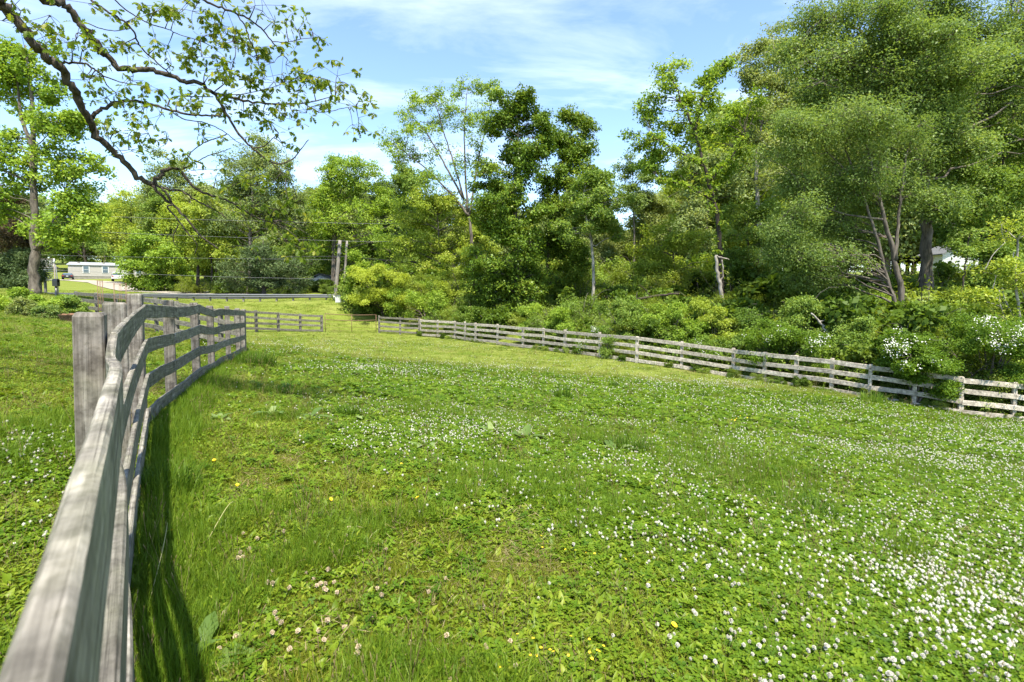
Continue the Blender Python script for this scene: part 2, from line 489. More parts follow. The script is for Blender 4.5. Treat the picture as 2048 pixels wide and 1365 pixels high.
def scatter(name, protos, pos, rot, scl, idx, label):
    me = bpy.data.meshes.new(name)
    n = len(pos)
    me.vertices.add(n); me.vertices.foreach_set('co', np.asarray(pos, np.float32).ravel())
    a = me.attributes.new('rot', 'FLOAT_VECTOR', 'POINT'); a.data.foreach_set('vector', np.asarray(rot, np.float32).ravel())
    a = me.attributes.new('scl', 'FLOAT_VECTOR', 'POINT'); a.data.foreach_set('vector', np.asarray(scl, np.float32).ravel())
    a = me.attributes.new('idx', 'INT', 'POINT'); a.data.foreach_set('value', np.asarray(idx, np.int32))
    o = bpy.data.objects.new(name, me); C.objects.link(o)
    col = bpy.data.collections.new(name + ' shapes')
    for i, p in enumerate(protos):
        p.name = '%s clump %02d' % (name, i); col.objects.link(p)
    ng = bpy.data.node_groups.new(name, 'GeometryNodeTree')
    ng.interface.new_socket('Geometry', in_out='INPUT', socket_type='NodeSocketGeometry')
    ng.interface.new_socket('Geometry', in_out='OUTPUT', socket_type='NodeSocketGeometry')
    gi = ng.nodes.new('NodeGroupInput'); go = ng.nodes.new('NodeGroupOutput')
    ci = ng.nodes.new('GeometryNodeCollectionInfo'); ci.inputs['Collection'].default_value = col
    ci.inputs['Separate Children'].default_value = True; ci.inputs['Reset Children'].default_value = True
    ip = ng.nodes.new('GeometryNodeInstanceOnPoints'); ip.inputs['Pick Instance'].default_value = True

    def na(nm, ty):
        q = ng.nodes.new('GeometryNodeInputNamedAttribute'); q.data_type = ty; q.inputs['Name'].default_value = nm
        return q.outputs['Attribute']
    e2r = ng.nodes.new('FunctionNodeEulerToRotation'); ng.links.new(na('rot', 'FLOAT_VECTOR'), e2r.inputs[0])
    ng.links.new(gi.outputs[0], ip.inputs['Points']); ng.links.new(ci.outputs[0], ip.inputs['Instance'])
    ng.links.new(na('idx', 'INT'), ip.inputs['Instance Index']); ng.links.new(e2r.outputs[0], ip.inputs['Rotation'])
    ng.links.new(na('scl', 'FLOAT_VECTOR'), ip.inputs['Scale']); ng.links.new(ip.outputs[0], go.inputs[0])
    md = o.modifiers.new('clumps', 'NODES'); md.node_group = ng
    tag(o, label, None, None, 'stuff')
    return o


def blades(mb, n, spread, h, w, rng, lean=.5, seg=3):
    """n tapering, bending blades"""
    for _ in range(n):
        a = rng.uniform(0, 6.283); rr = spread * math.sqrt(rng.uniform())
        b = np.array([rr * math.cos(a), rr * math.sin(a), -.012])
        hh = h * rng.uniform(.5, 1.15); az = a + rng.normal(0, 1.0); ln = abs(rng.normal(0, lean)) + .08
        d = np.array([math.cos(az), math.sin(az), 0]); s = np.array([-math.sin(az + rng.normal(0, .6)), math.cos(az), 0])
        ww = w * rng.uniform(.7, 1.3); rv = rng.uniform()
        V = []
        for k in range(seg):
            q = k / seg
            p = b + np.array([0, 0, hh * (q - .25 * ln * q * q)]) + d * hh * ln * q * q
            hw = ww * (1 - .55 * q) / 2
            V += [p - s * hw, p + s * hw]
        q = 1.0; V.append(b + np.array([0, 0, hh * (1 - .3 * ln)]) + d * hh * ln)
        Q = [(2 * k, 2 * k + 1, 2 * k + 3, 2 * k + 2) for k in range(seg - 1)]
        mb.add(V, Q=Q, T=[(2 * seg - 2, 2 * seg - 1, 2 * seg)], a=np.full((len(V), 3), rv))


def broad_leaf(mb, base, az, length, width, pitch, rng, curl=.6, wavy=0.0, rv=None, seg=5):
    """a lanceolate or oval leaf with a raised midrib line and drooping tip"""
    rv = rng.uniform() if rv is None else rv
    d = np.array([math.cos(az), math.sin(az), 0]); s = np.array([-math.sin(az), math.cos(az), 0]); up = np.array([0, 0, 1.])
    V = []
    p = np.array(base, float); ang = pitch
    prof = [.16, .62, 1.0, .92, .6, .05] if seg == 5 else [.2, .9, .8, .05]
    st = length / seg
    for k in range(seg + 1):
        hw = width / 2 * prof[k] * (1 + (wavy * rng.uniform(-1, 1) if 0 < k < seg else 0))
        n_ = -math.sin(ang) * d + math.cos(ang) * up
        V += [p - s * hw + n_ * hw * (.35 + wavy * rng.uniform(-.8, .8)), p.copy(), p + s * hw + n_ * hw * (.35 + wavy * rng.uniform(-.8, .8))]
        p = p + (math.cos(ang) * d + math.sin(ang) * up) * st
        ang -= curl / seg
    Q = []
    for k in range(seg):
        a = 3 * k
        Q += [(a, a + 1, a + 4, a + 3), (a + 1, a + 2, a + 5, a + 4)]
    mb.add(V, Q=Q, a=np.full((len(V), 3), rv))


def trefoil(mb, n, spread, rng, hh=.055, r=.013):
    for _ in range(n):
        a = rng.uniform(0, 6.283); rr = spread * math.sqrt(rng.uniform())
        h = hh * rng.uniform(.5, 1.2)
        c = np.array([rr * math.cos(a), rr * math.sin(a), h]); rv = rng.uniform()
        tl = rng.normal(0, .3, 2); n_ = np.array([tl[0], tl[1], 1.]); n_ /= np.linalg.norm(n_)
        u = np.cross(n_, [0, 1, 0.1]); u /= np.linalg.norm(u); v = np.cross(n_, u)
        a0 = rng.uniform(0, 6.28); q = r * rng.uniform(.75, 1.3)
        for k in range(3):
            b = a0 + k * 2.094
            e = math.cos(b) * u + math.sin(b) * v; f = -math.sin(b) * u + math.cos(b) * v
            V = [c, c + e * q * .8 - f * q * .75 + n_ * q * .25, c + e * q * 1.75 - f * q * .45 + n_ * q * .2, c + e * q * 1.75 + f * q * .45 + n_ * q * .2, c + e * q * .8 + f * q * .75 + n_ * q * .25, c + e * q * 1.6]
            mb.add(V, Q=[(0, 1, 2, 5), (0, 5, 3, 4)], a=np.full((6, 3), rv))
        # stem
        b0 = np.array([c[0] * .8, c[1] * .8, -.01]); sv = u * .0008
        mb.add([b0 - sv, b0 + sv, c + sv, c - sv], Q=[(0, 1, 2, 3)], a=np.full((4, 3), .2))


GR = leafmat('meadow grass', (0.086, 0.120, 0.007), (0.181, 0.218, 0.015), (0.309, 0.285, 0.047), .35, .45, .3, True, .28, (.30, .28, .08))
GRF = leafmat('dry far grass', (0.085, 0.145, 0.014), (0.175, 0.25, 0.026), (0.31, 0.335, 0.085), .35, .5, .25, True, .4, (.33, .30, .10), .9)
GR2 = leafmat('deep green grass', (.065, .125, .008), (.125, .205, .014), (.20, .265, .028), .35, .45, .3, True)
CL = leafmat('clover leaf', (0.049, 0.106, 0.006), (0.107, 0.184, 0.009), (0.188, 0.257, 0.017), .32, .5, .3, True)
WD = leafmat('broad weed leaf', (0.077, 0.132, 0.007), (0.163, 0.238, 0.013), (0.267, 0.308, 0.032), .38, .42, .4, True)
DRY = leafmat('dry grass', (.16, .12, .05), (.27, .21, .10), (.36, .31, .17), .25, .7, .2, True)

g_protos = []
for k in range(6):
    mb = MB(); r_ = np.random.default_rng(100 + k); blades(mb, 26, .085, .075, .0042, r_, .55, 2); g_protos.append(hidden_mesh(mb, 'g', GR))
for k in range(2):
    mb = MB(); r_ = np.random.default_rng(110 + k); blades(mb, 24, .07, .13, .0042, r_, .5, 3); g_protos.append(hidden_mesh(mb, 'g', GR2))
mb = MB(); blades(mb, 16, .09, .08, .0028, np.random.default_rng(120), .9, 2); g_protos.append(hidden_mesh(mb, 'g', DRY))
for k in range(3):
    mb = MB(); blades(mb, 26, .09, .07, .0042, np.random.default_rng(121 + k), .6, 2); g_protos.append(hidden_mesh(mb, 'g', GRF))
mb = MB(); r_ = np.random.default_rng(128)
for q in range(4):                              # seeding stalks
    a = r_.uniform(0, 6.28); e = np.array([.05 * math.cos(a), .05 * math.sin(a), r_.uniform(.13, .24)])
    mb.tube([(0, 0, 0), e * np.array([.4, .4, .6]), e], [.0011, .0009, .0007], 3); mb.tube([e, e * 1.12, e * 1.2], [.001, .0028, .0006], 4)
g_protos.append(hidden_mesh(mb, 'g', DRY))
mb = MB(); r_ = np.random.default_rng(129)
for q in range(34):                             # flat thatch
    broad_leaf(mb, (r_.normal(0, .07), r_.normal(0, .07), r_.uniform(.004, .03)), r_.uniform(0, 6.28), r_.uniform(.04, .09), .004, r_.uniform(-.1, .2), r_, .2, .1, seg=3)
g_protos.append(hidden_mesh(mb, 'g', DRY))


def vnoise(x, y, s, seed):
    """smooth value noise 0..1"""
    r = np.random.default_rng(seed); T = r.random((64, 64))
    u = x * s; v = y * s
    i = np.floor(u).astype(int); j = np.floor(v).astype(int); fu = u - i; fv = v - j
    fu = fu * fu * (3 - 2 * fu); fv = fv * fv * (3 - 2 * fv)
    g = lambda a, b: T[a % 64, b % 64]
    return (g(i, j) * (1 - fu) + g(i + 1, j) * fu) * (1 - fv) + (g(i, j + 1) * (1 - fu) + g(i + 1, j + 1) * fu) * fv


def wedge(n, r0, r1, rng, margin=.25):
    """points over the ground the camera can see (and a margin beside it), between two distances"""
    lo, hi = -1.0 - margin, 1.0 + margin
    Y = np.sqrt(rng.uniform(r0 * r0, r1 * r1, n)); X = Y * rng.uniform(lo, hi, n)
    return X, Y


FENCE_A = np.array([15.2, 15.2]); FENCE_B = np.array([-6.6, 37.0])
FN = np.array([.707, .707])


def beyond_fence(X, Y):
    """metres behind the long pale fence (negative: in the meadow)"""
    return (X - FENCE_A[0]) * FN[0] + (Y - FENCE_A[1]) * FN[1]


def cover(bands, rng, keep=None):
    P = []
    for (n, r0, r1, s) in bands:
        X, Y = wedge(n, r0, r1, rng)
        P.append(np.stack([X, Y, np.full(n, s)], -1))
    P = np.concatenate(P)
    if keep is not None: P = P[keep(P[:, 0], P[:, 1])]
    Z = ground(P[:, 0], P[:, 1])
    return np.column_stack([P[:, :2], Z]), P[:, 2]


pos, s0 = cover([(36000, .35, 3.0, .66), (70000, 3.0, 8.0, .85), (44000, 8, 18, 1.5), (30000, 18, 42, 2.6), (9000, 42, 62, 4.0)], rng,
                lambda x, y: (beyond_fence(x, y) < 3.0) & ~((y > 46.4) & (y < 53.4)))
n = len(pos)
t1 = vnoise(pos[:, 0], pos[:, 1], .8, 1) * .6 + vnoise(pos[:, 0], pos[:, 1], 2.3, 2) * .4
idx = rng.integers(0, 6, n)
idx = np.where((t1 > .63) & (rng.random(n) < .45), rng.integers(6, 8, n), idx)
t2 = vnoise(pos[:, 0] + 9, pos[:, 1], 1.1, 3)
idx = np.where((rng.random(n) < .05 + .22 * (t2 > .68)), 8, idx)
far_ = np.clip((pos[:, 1] - 3.5) / 9, 0, .85) * np.clip(.5 + 1.2 * vnoise(pos[:, 0], pos[:, 1], .35, 4), 0, 1)
idx = np.where(rng.random(n) < far_, rng.integers(9, 12, n), idx)
idx = np.where(rng.random(n) < .012, 12, idx)
idx = np.where((rng.random(n) < .02 + .22 * (vnoise(pos[:, 0], pos[:, 1] + 5, 1.7, 9) > .80)), 13, idx)
hs = s0 * rng.uniform(.7, 1.3, n)
zs = np.minimum(hs, 1.25) * rng.uniform(.65, 1.2, n) * np.where(t1 > .62, 1.25, .9)
_k = 2600
_t = rng.uniform(.5, 14.0, _k); _d = np.abs(rng.normal(0, .16, _k)) - .05
_x = -.05 - .70 * _t + .012 * np.maximum(0, _t - 4) ** 2 * .9 + .82 * _d; _y = _t + .57 * _d
_sx = np.array([0, -1.35, -2.21, -3.3, -4.0, -4.85, -5.75, -6.55, -7.1]); _sy = np.array([0, 1.75, 3.0, 4.7, 6.2, 7.9, 9.6, 11.5, 14.0])
_x = np.interp(_t, _sy, _sx) + .06 + .82 * _d; _y = _t + .5 * _d
pos = np.concatenate([pos, np.column_stack([_x, _y, ground(_x, _y)])]); idx = np.concatenate([idx, rng.integers(6, 8, _k)])
_h = rng.uniform(.6, 1.1, _k) * np.clip(.7 + _t / 14, .7, 1.4); hs = np.concatenate([hs, _h]); zs = np.concatenate([zs, rng.uniform(.8, 1.7, _k)]); n = len(pos)
scatter('grass', g_protos, pos, np.column_stack([rng.normal(0, .12, n), rng.normal(0, .12, n), rng.uniform(0, 6.28, n)]), np.column_stack([hs, hs, zs]), idx,
        'short mixed meadow grass')

# clover leaves: dense where the flowers are
c_protos = []
for k in range(4):
    mb = MB(); trefoil(mb, 22, .10, np.random.default_rng(130 + k)); c_protos.append(hidden_mesh(mb, 'c', CL))


def flower_field(X, Y):
    """how thick the clover flowers stand here, 0..1, read from the photo as patches on the ground"""
    Z = ground(X, Y)
    px, py = project(np.column_stack([X, Y, Z]))
    D = np.zeros(len(X))
    for (cx, cy, rx, ry, a) in [(1900, 1150, 330, 190, 1.0), (1650, 1090, 230, 110, .75), (1820, 1330, 330, 90, .75), (1350, 1030, 210, 60, .65), (1130, 1000, 170, 50, .55),
                                (1230, 945, 230, 50, .55), (950, 870, 180, 55, .7), (830, 880, 120, 45, .6), (1000, 800, 260, 35, .65), (760, 810, 110, 30, .45), (1500, 900, 350, 45, .45), (1850, 900, 300, 45, .75),
                                (1250, 830, 260, 30, .6), (1600, 830, 300, 30, .55), (1980, 870, 160, 25, .8), (760, 745, 160, 18, .5), (900, 690, 200, 12, .35), (1150, 735, 220, 15, .4), (1400, 775, 160, 18, .4),
                                (60, 930, 110, 42, .95), (200, 905, 60, 30, .5), (70, 1085, 40, 25, .3), (640, 695, 140, 15, .3)]:
        D = np.maximum(D, a * np.exp(-(((px - cx) / rx) ** 2 + ((py - cy) / ry) ** 2)))
    nz_ = .25 + 1.1 * vnoise(X, Y, 1.3, 11) * (.4 + vnoise(X, Y, 4.0, 12))
    return np.clip(D * nz_ * 1.25, 0, 1)


pos, s0 = cover([(20000, .35, 3.0, .62), (44000, 3.0, 8.0, .78), (18000, 8, 16, 1.5)], rng, lambda x, y: beyond_fence(x, y) < -.3)
f = flower_field(pos[:, 0], pos[:, 1])
kp = rng.random(len(pos)) < .035 + 2.2 * f
pos, s0 = pos[kp], s0[kp]; n = len(pos)
hs = s0 * rng.uniform(.75, 1.25, n)
scatter('clover_leaves', c_protos, pos, np.column_stack([rng.normal(0, .1, n), rng.normal(0, .1, n), rng.uniform(0, 6.28, n)]), np.column_stack([hs, hs, np.minimum(hs, 1.3)]), rng.integers(0, 4, n),
        'low carpet of clover leaves in the meadow')

# broad-leaved weeds (plantain, dandelion leaves)
w_protos = []
for k in range(6):  # rosettes
    mb = MB(); r_ = np.random.default_rng(140 + k)
    for q in range(9):
        broad_leaf(mb, (r_.normal(0, .012), r_.normal(0, .012), -.01), r_.uniform(0, 6.28), r_.uniform(.05, .125), r_.uniform(.022, .044), r_.uniform(.15, 1.0), r_, r_.uniform(.5, 1.5), .15)
    w_protos.append(hidden_mesh(mb, 'w', WD))
for k in range(3):                              # small scrambling leaves
    mb = MB(); r_ = np.random.default_rng(150 + k)
    for q in range(26):
        a = r_.uniform(0, 6.28); rr = .11 * math.sqrt(r_.uniform())
        broad_leaf(mb, (rr * math.cos(a), rr * math.sin(a), r_.uniform(0, .045)), r_.uniform(0, 6.28), r_.uniform(.02, .045), r_.uniform(.010, .022), r_.uniform(-.1, .8), r_, .6, .1, seg=3)
    w_protos.append(hidden_mesh(mb, 'w', WD))
pos, s0 = cover([(30000, .35, 3.4, .68), (38000, 3.0, 8.0, .78), (8000, 8, 16, 1.2)], rng, lambda x, y: beyond_fence(x, y) < -.3)
f = flower_field(pos[:, 0], pos[:, 1])
t3 = vnoise(pos[:, 0], pos[:, 1], 1.2, 21) * .65 + vnoise(pos[:, 0], pos[:, 1], 3.1, 22) * .35
kp = rng.random(len(pos)) < np.clip((t3 - .18) * 1.9, .08, 1) * (1 - .85 * np.minimum(1, 1.6 * f))
pos, s0 = pos[kp], s0[kp]; n = len(pos)
hs = s0 * rng.uniform(.6, 1.25, n)
scatter('broadleaf_weeds', w_protos, pos, np.column_stack([rng.normal(0, .15, n), rng.normal(0, .15, n), rng.uniform(0, 6.28, n)]), np.column_stack([hs, hs, hs]), np.where(rng.random(n) < .5, rng.integers(0, 6, n), rng.integers(6, 9, n)),
        'broad leaved weeds growing through the meadow grass')

# ---------------------------------------------------------------- clover flowers: the nearest 300 each on its own, the rest one mass
PET = plain('clover petals', (.59, .56, .475), .7, 0, .14, 120)
PETO = plain('faded clover petals', (.50, .40, .27), .8, 0, .25, 90)
STEM = plain('flower stem', (.10, .18, .03), .6)
YEL = plain('yellow petals', (.85, .58, .02), .6, 0, .1, 60)


def clover_head(seed, mat, r=.0118, h=.095, petals=64):
    """a ball of small pointed florets on a thin stem"""
    mb = MB(); g = np.random.default_rng(seed)
    top = np.array([g.normal(0, .008), g.normal(0, .008), h])
    mb.tube([(0, 0, -.01), (top[0] * .3, top[1] * .3, h * .5), top - (0, 0, r * .6)], [.0011, .001, .0009], 4, m=1)
    # core
    th = np.arange(6) * 1.0472
    V = [top + (0, 0, r * .7)] + [top + r * .75 * np.array([math.cos(a), math.sin(a), 0]) for a in th] + [top - (0, 0, r * .6)]
    mb.add(V, T=[(0, 1 + k, 1 + (k + 1) % 6) for k in range(6)] + [(7, 1 + (k + 1) % 6, 1 + k) for k in range(6)])
    for k in range(petals):
        z = 1 - 1.75 * (k + .5) / petals; a = k * 2.39996
        d = np.array([math.sqrt(max(0, 1 - z * z)) * math.cos(a), math.sqrt(max(0, 1 - z * z)) * math.sin(a), z])
        if z < -.35: d[2] -= .5
        d /= np.linalg.norm(d)
        s = np.cross(d, (0.1, .2, 1)); s /= np.linalg.norm(s)
        L_ = r * g.uniform(.95, 1.35); wq = r * .26
        mb.add([top + d * r * .4, top + d * L_ * .8 - s * wq, top + d * L_ * 1.06 + np.array([0, 0, .0012]), top + d * L_ * .8 + s * wq], Q=[(0, 1, 2, 3)])
    return mb.mesh('clover flower', [mat, STEM])


heads = [clover_head(200 + k, PET, r=.0060 + .0006 * k, h=.05 + .009 * k) for k in range(4)]
cand = []
for (n_, r0, r1) in [(20000, .6, 3.2), (46000, 3.2, 8), (56000, 8, 18), (46000, 18, 36)]:
    X, Y = wedge(n_, r0, r1, rng, .05)
    fd = flower_field(X, Y)
    k_ = (rng.random(n_) < fd * (.5 if r1 < 4 else .55 if r1 < 9 else .62 if r1 < 20 else .5)) & (beyond_fence(X, Y) < -.3)
    cand.append(np.column_stack([X[k_], Y[k_]]))
cand = np.concatenate(cand)
cz = ground(cand[:, 0], cand[:, 1])
px_, py_ = project(np.column_stack([cand, cz + .09]))
inframe = (px_ > 4) & (px_ < 2044) & (py_ > 4) & (py_ < 1361)
dist = np.linalg.norm(cand, axis=1)
order = np.argsort(np.where(inframe, dist, 1e6))
near, rest = order[:300], order[300:]
for i in near:
    o = bpy.data.objects.new('clover_flower', heads[int(rng.integers(0, 4))])
    o.location = (cand[i, 0], cand[i, 1], cz[i]); o.rotation_euler = (rng.normal(0, .16), rng.normal(0, .16), rng.uniform(0, 6.28))
    q = rng.uniform(.62, 1.15); o.scale = (q, q, q)
    C.objects.link(o)
    tag(o, 'white clover flower head standing in the low grass near the viewer', 'flower', 'white clover flowers in the near grass')
rp = np.column_stack([cand[rest], cz[rest]])
far_scale = np.clip(dist[rest] / 8.0, 1.0, 1.6)
far_heads = []
for k in range(3):
    me = clover_head(220 + k, PET, r=.0066, h=.058 + .008 * k, petals=26)
    far_heads.append(bpy.data.objects.new('f', me))
scatter('clover_flowers', far_heads, rp, np.column_stack([rng.normal(0, .2, len(rp)), rng.normal(0, .2, len(rp)), rng.uniform(0, 6.28, len(rp))]),
        np.column_stack([far_scale * rng.uniform(.8, 1.2, len(rp))] * 3), rng.integers(0, 3, len(rp)), 'white clover flowers spread over the meadow')

# faded tan clover heads in the near grass
fade = clover_head(230, PETO, r=.0085, h=.06)
for (cx, cy, sx, sy, nn) in [(590, 1120, 50, 35, 14), (600, 1190, 60, 25, 14), (540, 1275, 60, 22, 12), (700, 1300, 60, 20, 9), (480, 1090, 40, 30, 6), (760, 1180, 80, 40, 8), (930, 1330, 60, 20, 7)]:
    for _ in range(nn):
        P = on_ground(cx + rng.normal(0, sx), min(1385, cy + rng.normal(0, sy)))
        o = bpy.data.objects.new('faded_clover_flower', fade); o.location = tuple(P); o.rotation_euler = (rng.normal(0, .3), rng.normal(0, .3), rng.uniform(0, 6))
        q = rng.uniform(.7, 1.1); o.scale = (q, q, q); C.objects.link(o)
        tag(o, 'withered tan clover head among broad green leaves by the grey fence', 'flower', 'withered tan clover heads')


# yellow flowers
def yellow_flower(seed, r, h, petals):
    mb = MB(); g = np.random.default_rng(seed)
    mb.tube([(0, 0, -.01), (.004, .003, h * .6), (.002, 0, h)], [.0012, .0011, .001], 4, m=1)
    for lay, (n_, rr, up) in enumerate([(petals, 1.0, .15), (petals, .7, .5), (petals // 2, .4, 1.0)] if petals > 8 else [(petals, 1.0, .35)]):
        for k in range(n_):
            a = k * 6.283 / n_ + lay * .3; e = np.array([math.cos(a), math.sin(a), up]); e /= np.linalg.norm(e)
            f_ = np.array([-math.sin(a), math.cos(a), 0]); wq = r * (.16 if petals > 8 else .42)
            b0 = np.array([.002, 0, h])
            mb.add([b0, b0 + e * r * rr * .7 - f_ * wq, b0 + e * r * rr, b0 + e * r * rr * .7 + f_ * wq], Q=[(0, 1, 2, 3)])
    return mb.mesh('yellow flower', [YEL, STEM])


dand = yellow_flower(1, .015, .06, 16); butt = yellow_flower(2, .0065, .07, 5)
for px, py in [(650, 1000), (842, 1003), (799, 932), (345, 1075), (346, 1136), (430, 925), (470, 975), (895, 1040), (1335, 1262), (1960, 1062)]:
    P = on_ground(px, py + 8)
    o = bpy.data.objects.new('dandelion', dand); o.location = tuple(P); o.rotation_euler = (.3 + rng.normal(0, .2), rng.normal(0, .2), rng.uniform(0, 6)); C.objects.link(o)
    tag(o, 'single yellow dandelion flower above the meadow leaves', 'flower', 'scattered yellow dandelions')
for (cx, cy, sx, sy, nn, wh) in [(1075, 1335, 55, 16, 12, 'near the bottom edge of the meadow'), (1170, 1345, 40, 16, 6, 'near the bottom edge of the meadow'), (1125, 1120, 60, 15, 7, 'near the bottom edge of the meadow')]:
    for _ in range(nn):
        P = on_ground(cx + rng.normal(0, sx), min(1385, cy + rng.normal(0, sy)))
        o = bpy.data.objects.new('buttercup', butt); o.location = tuple(P); o.rotation_euler = (rng.normal(.2, .3), rng.normal(0, .3), rng.uniform(0, 6)); C.objects.link(o)
        tag(o, 'tiny yellow buttercup in the lush leaves closest to the viewer', 'flower', 'tiny yellow buttercups')
for _ in range(34):
    P = on_ground(1490 + rng.normal(0, 22), 840 + rng.normal(0, 4))
    o = bpy.data.objects.new('buttercup', butt); o.location = tuple(P); q = rng.uniform(1.6, 2.4); o.scale = (q, q, 1.1); o.rotation_euler = (.4, 0, rng.uniform(0, 6)); C.objects.link(o)
    tag(o, 'yellow wildflower in the one bright yellow patch of the middle meadow', 'flower', 'yellow flower patch in the meadow')

# dock plants and tufts
DOCK = leafmat('dock leaf', (.08, .135, .025), (.14, .21, .045), (.22, .28, .09), .25, .4, .5)
TUFT = leafmat('tuft grass', (.035, .08, .006), (.07, .135, .010), (.12, .19, .02), .35, .45, .3)
TUFTY = leafmat('bright tuft grass', (.10, .20, .02), (.20, .32, .04), (.30, .38, .07), .4, .45, .35)


def dock(px, py, n_, ln, label, seed):
    P = on_ground(px, py); g = np.random.default_rng(seed)
    o = empty('dock_plant', label, 'plant', P, 'broad dock plants in the meadow')
    for k in range(n_):
        mb = MB()
        broad_leaf(mb, tuple(P + (g.normal(0, .02), g.normal(0, .02), 0)), k * 6.28 / n_ + g.normal(0, .3), ln * g.uniform(.7, 1.15), ln * .36 * g.uniform(.8, 1.2), g.uniform(.35, 1.0), g, g.uniform(.7, 1.7), .35)
        mb.build('leaf', DOCK, o)


dock(405, 1335, 8, .19, 'large dock plant with torn blue green leaves close beside the near fence', 1)
dock(545, 838, 9, .26, 'dock plant of flat grey green leaves, first of a pair near the fence', 2)
dock(620, 842, 10, .26, 'dock plant of flat grey green leaves, second of a pair near the fence', 3)
dock(845, 900, 9, .22, 'dock plant among white clover in the middle of the meadow', 4)
dock(985, 872, 8, .24, 'small dock plant between two clover patches', 5)
dock(1050, 885, 10, .26, 'upright dock plant with tall leaves amid the clover', 6)
dock(1235, 910, 10, .24, 'wide dock plant beside a tuft of long grass', 7)
dock(1580, 985, 7, .18, 'low dock plant surrounded by white clover flowers', 8)
dock(705, 845, 7, .2, 'dark dock plant behind the paired dock plants', 9)
dock(440, 845, 6, .2, 'small dock plant just inside the curved fence', 10)


def tuft(px, py, n_, h, spread, mat, label, seed, Y=None):
    P = on_ground(px, py) if Y is None else at(px, py, Y)
    mb = MB(); g = np.random.default_rng(seed); blades(mb, int(n_ * 1.4), spread, h, .009, g, .5, 4)
    for v in mb.V: v += P
    o = mb.build('grass_tuft', mat); tag(o, label, 'grass tuft', 'long grass tufts')


tuft(1125, 803, 160, .34, .14, TUFT, 'dark green tuft of long grass alone in the middle meadow', 1)
tuft(1228, 778, 110, .24, .13, TUFT, 'small dark tuft of grass in the far meadow', 2)
tuft(1745, 806, 260, .42, .34, TUFTY, 'bright yellow green tuft of grass under the pale fence', 3)
tuft(1625, 815, 120, .34, .3, TUFT, 'thin tuft with tall stems in front of the pale fence', 4)
tuft(1395, 800, 120, .32, .24, TUFT, 'ragged tuft of grass halfway to the pale fence', 5)
tuft(512, 735, 420, .42, .42, TUFT, 'tall dark grass at the end of the curved fence', 6)
tuft(1600, 1035, 260, .16, .3, TUFT, 'soft low tuft amid the thick white clover', 7)
tuft(330, 990, 260, .2, .2, TUFT, 'lush grass tuft against the near fence boards', 8)
tuft(1255, 905, 220, .22, .22, TUFT, 'grass tuft beside the wide dock plant', 9)
tuft(695, 838, 140, .22, .14, TUFT, 'upright tuft behind the paired dock plants', 10)
for k, (px, py, tx, ty) in enumerate([(290, 1235, 335, 1095), (405, 1100, 470, 1050)]):
    P = on_ground(px, py); Q_ = on_ground(tx, ty); mb = MB()
    t_ = np.linspace(0, 1, 8)[:, None]
    mb.tube(P + (Q_ - P) * t_ + np.array([0, 0, .16]) * np.sin(t_ * 2.2) + np.array([.03, 0, 0]) * np.sin(t_ * 3), np.linspace(.0026, .0012, 8), 4)
    tag(mb.build('dry_grass_stalk', plain('straw', (.36, .33, .14), .8)), ['long dry stalk lying beside the near fence', 'short dry stalk lying out in the grass from the near fence'][k], 'grass stalk')

# ---------------------------------------------------------------- fences
def board(parent, P, tops, th=.024, hgt=.13, mat=None, k=14, rng=None, seg=10, wob=.004):
    """one weathered board following stations P (x, y) with its top edge at heights tops"""
    P = np.asarray(P, float); s = np.linspace(0, len(P) - 1, max(seg, len(P)))
    idx_ = np.arange(len(P))
    x = np.interp(s, idx_, P[:, 0]); y = np.interp(s, idx_, P[:, 1]); z = np.interp(s, idx_, tops)
    if len(P) > 2:                                   # soften the bends of a sprung board
        ker = np.array([.25, .5, .25])
        for _ in range(2):
            for a in (x, y, z): a[1:-1] = ker[0] * a[:-2] + ker[1] * a[1:-1] + ker[2] * a[2:]
    n = len(x)
    z = z + np.convolve(rng.normal(0, wob, n + 4), np.ones(5) / 5, 'valid')
    T = np.stack([np.gradient(x), np.gradient(y)], -1); T /= np.linalg.norm(T, axis=1)[:, None]
    Nn = np.stack([T[:, 1], -T[:, 0]], -1)
    c = min(.005, th * .25)
    prof = [(-th / 2, -c), (-th / 2 + c, 0), (th / 2 - c, 0), (th / 2, -c), (th / 2, -hgt + c), (th / 2 - c, -hgt), (-th / 2 + c, -hgt), (-th / 2, -hgt + c)]
    L_ = np.concatenate([[0], np.cumsum(np.hypot(np.diff(x), np.diff(y)))])
    V = []; A = []
    for i in range(n):
        hj = rng.normal(0, .0015, 8)
        for q, (a, b) in enumerate(prof):
            V.append((x[i] + Nn[i, 0] * a, y[i] + Nn[i, 1] * a, z[i] + b + hj[q])); A.append((L_[i], a, b))
    Q = [(i * 8 + q, (i + 1) * 8 + q, (i + 1) * 8 + (q + 1) % 8, i * 8 + (q + 1) % 8) for i in range(n - 1) for q in range(8)]
    T_ = [(0, q + 1, q + 2) for q in range(6)] + [((n - 1) * 8, (n - 1) * 8 + q + 2, (n - 1) * 8 + q + 1) for q in range(6)]
    mb = MB(); mb.add(V, Q=Q, T=T_, a=A)
    return mb.build('board', mat, parent, flat=True)


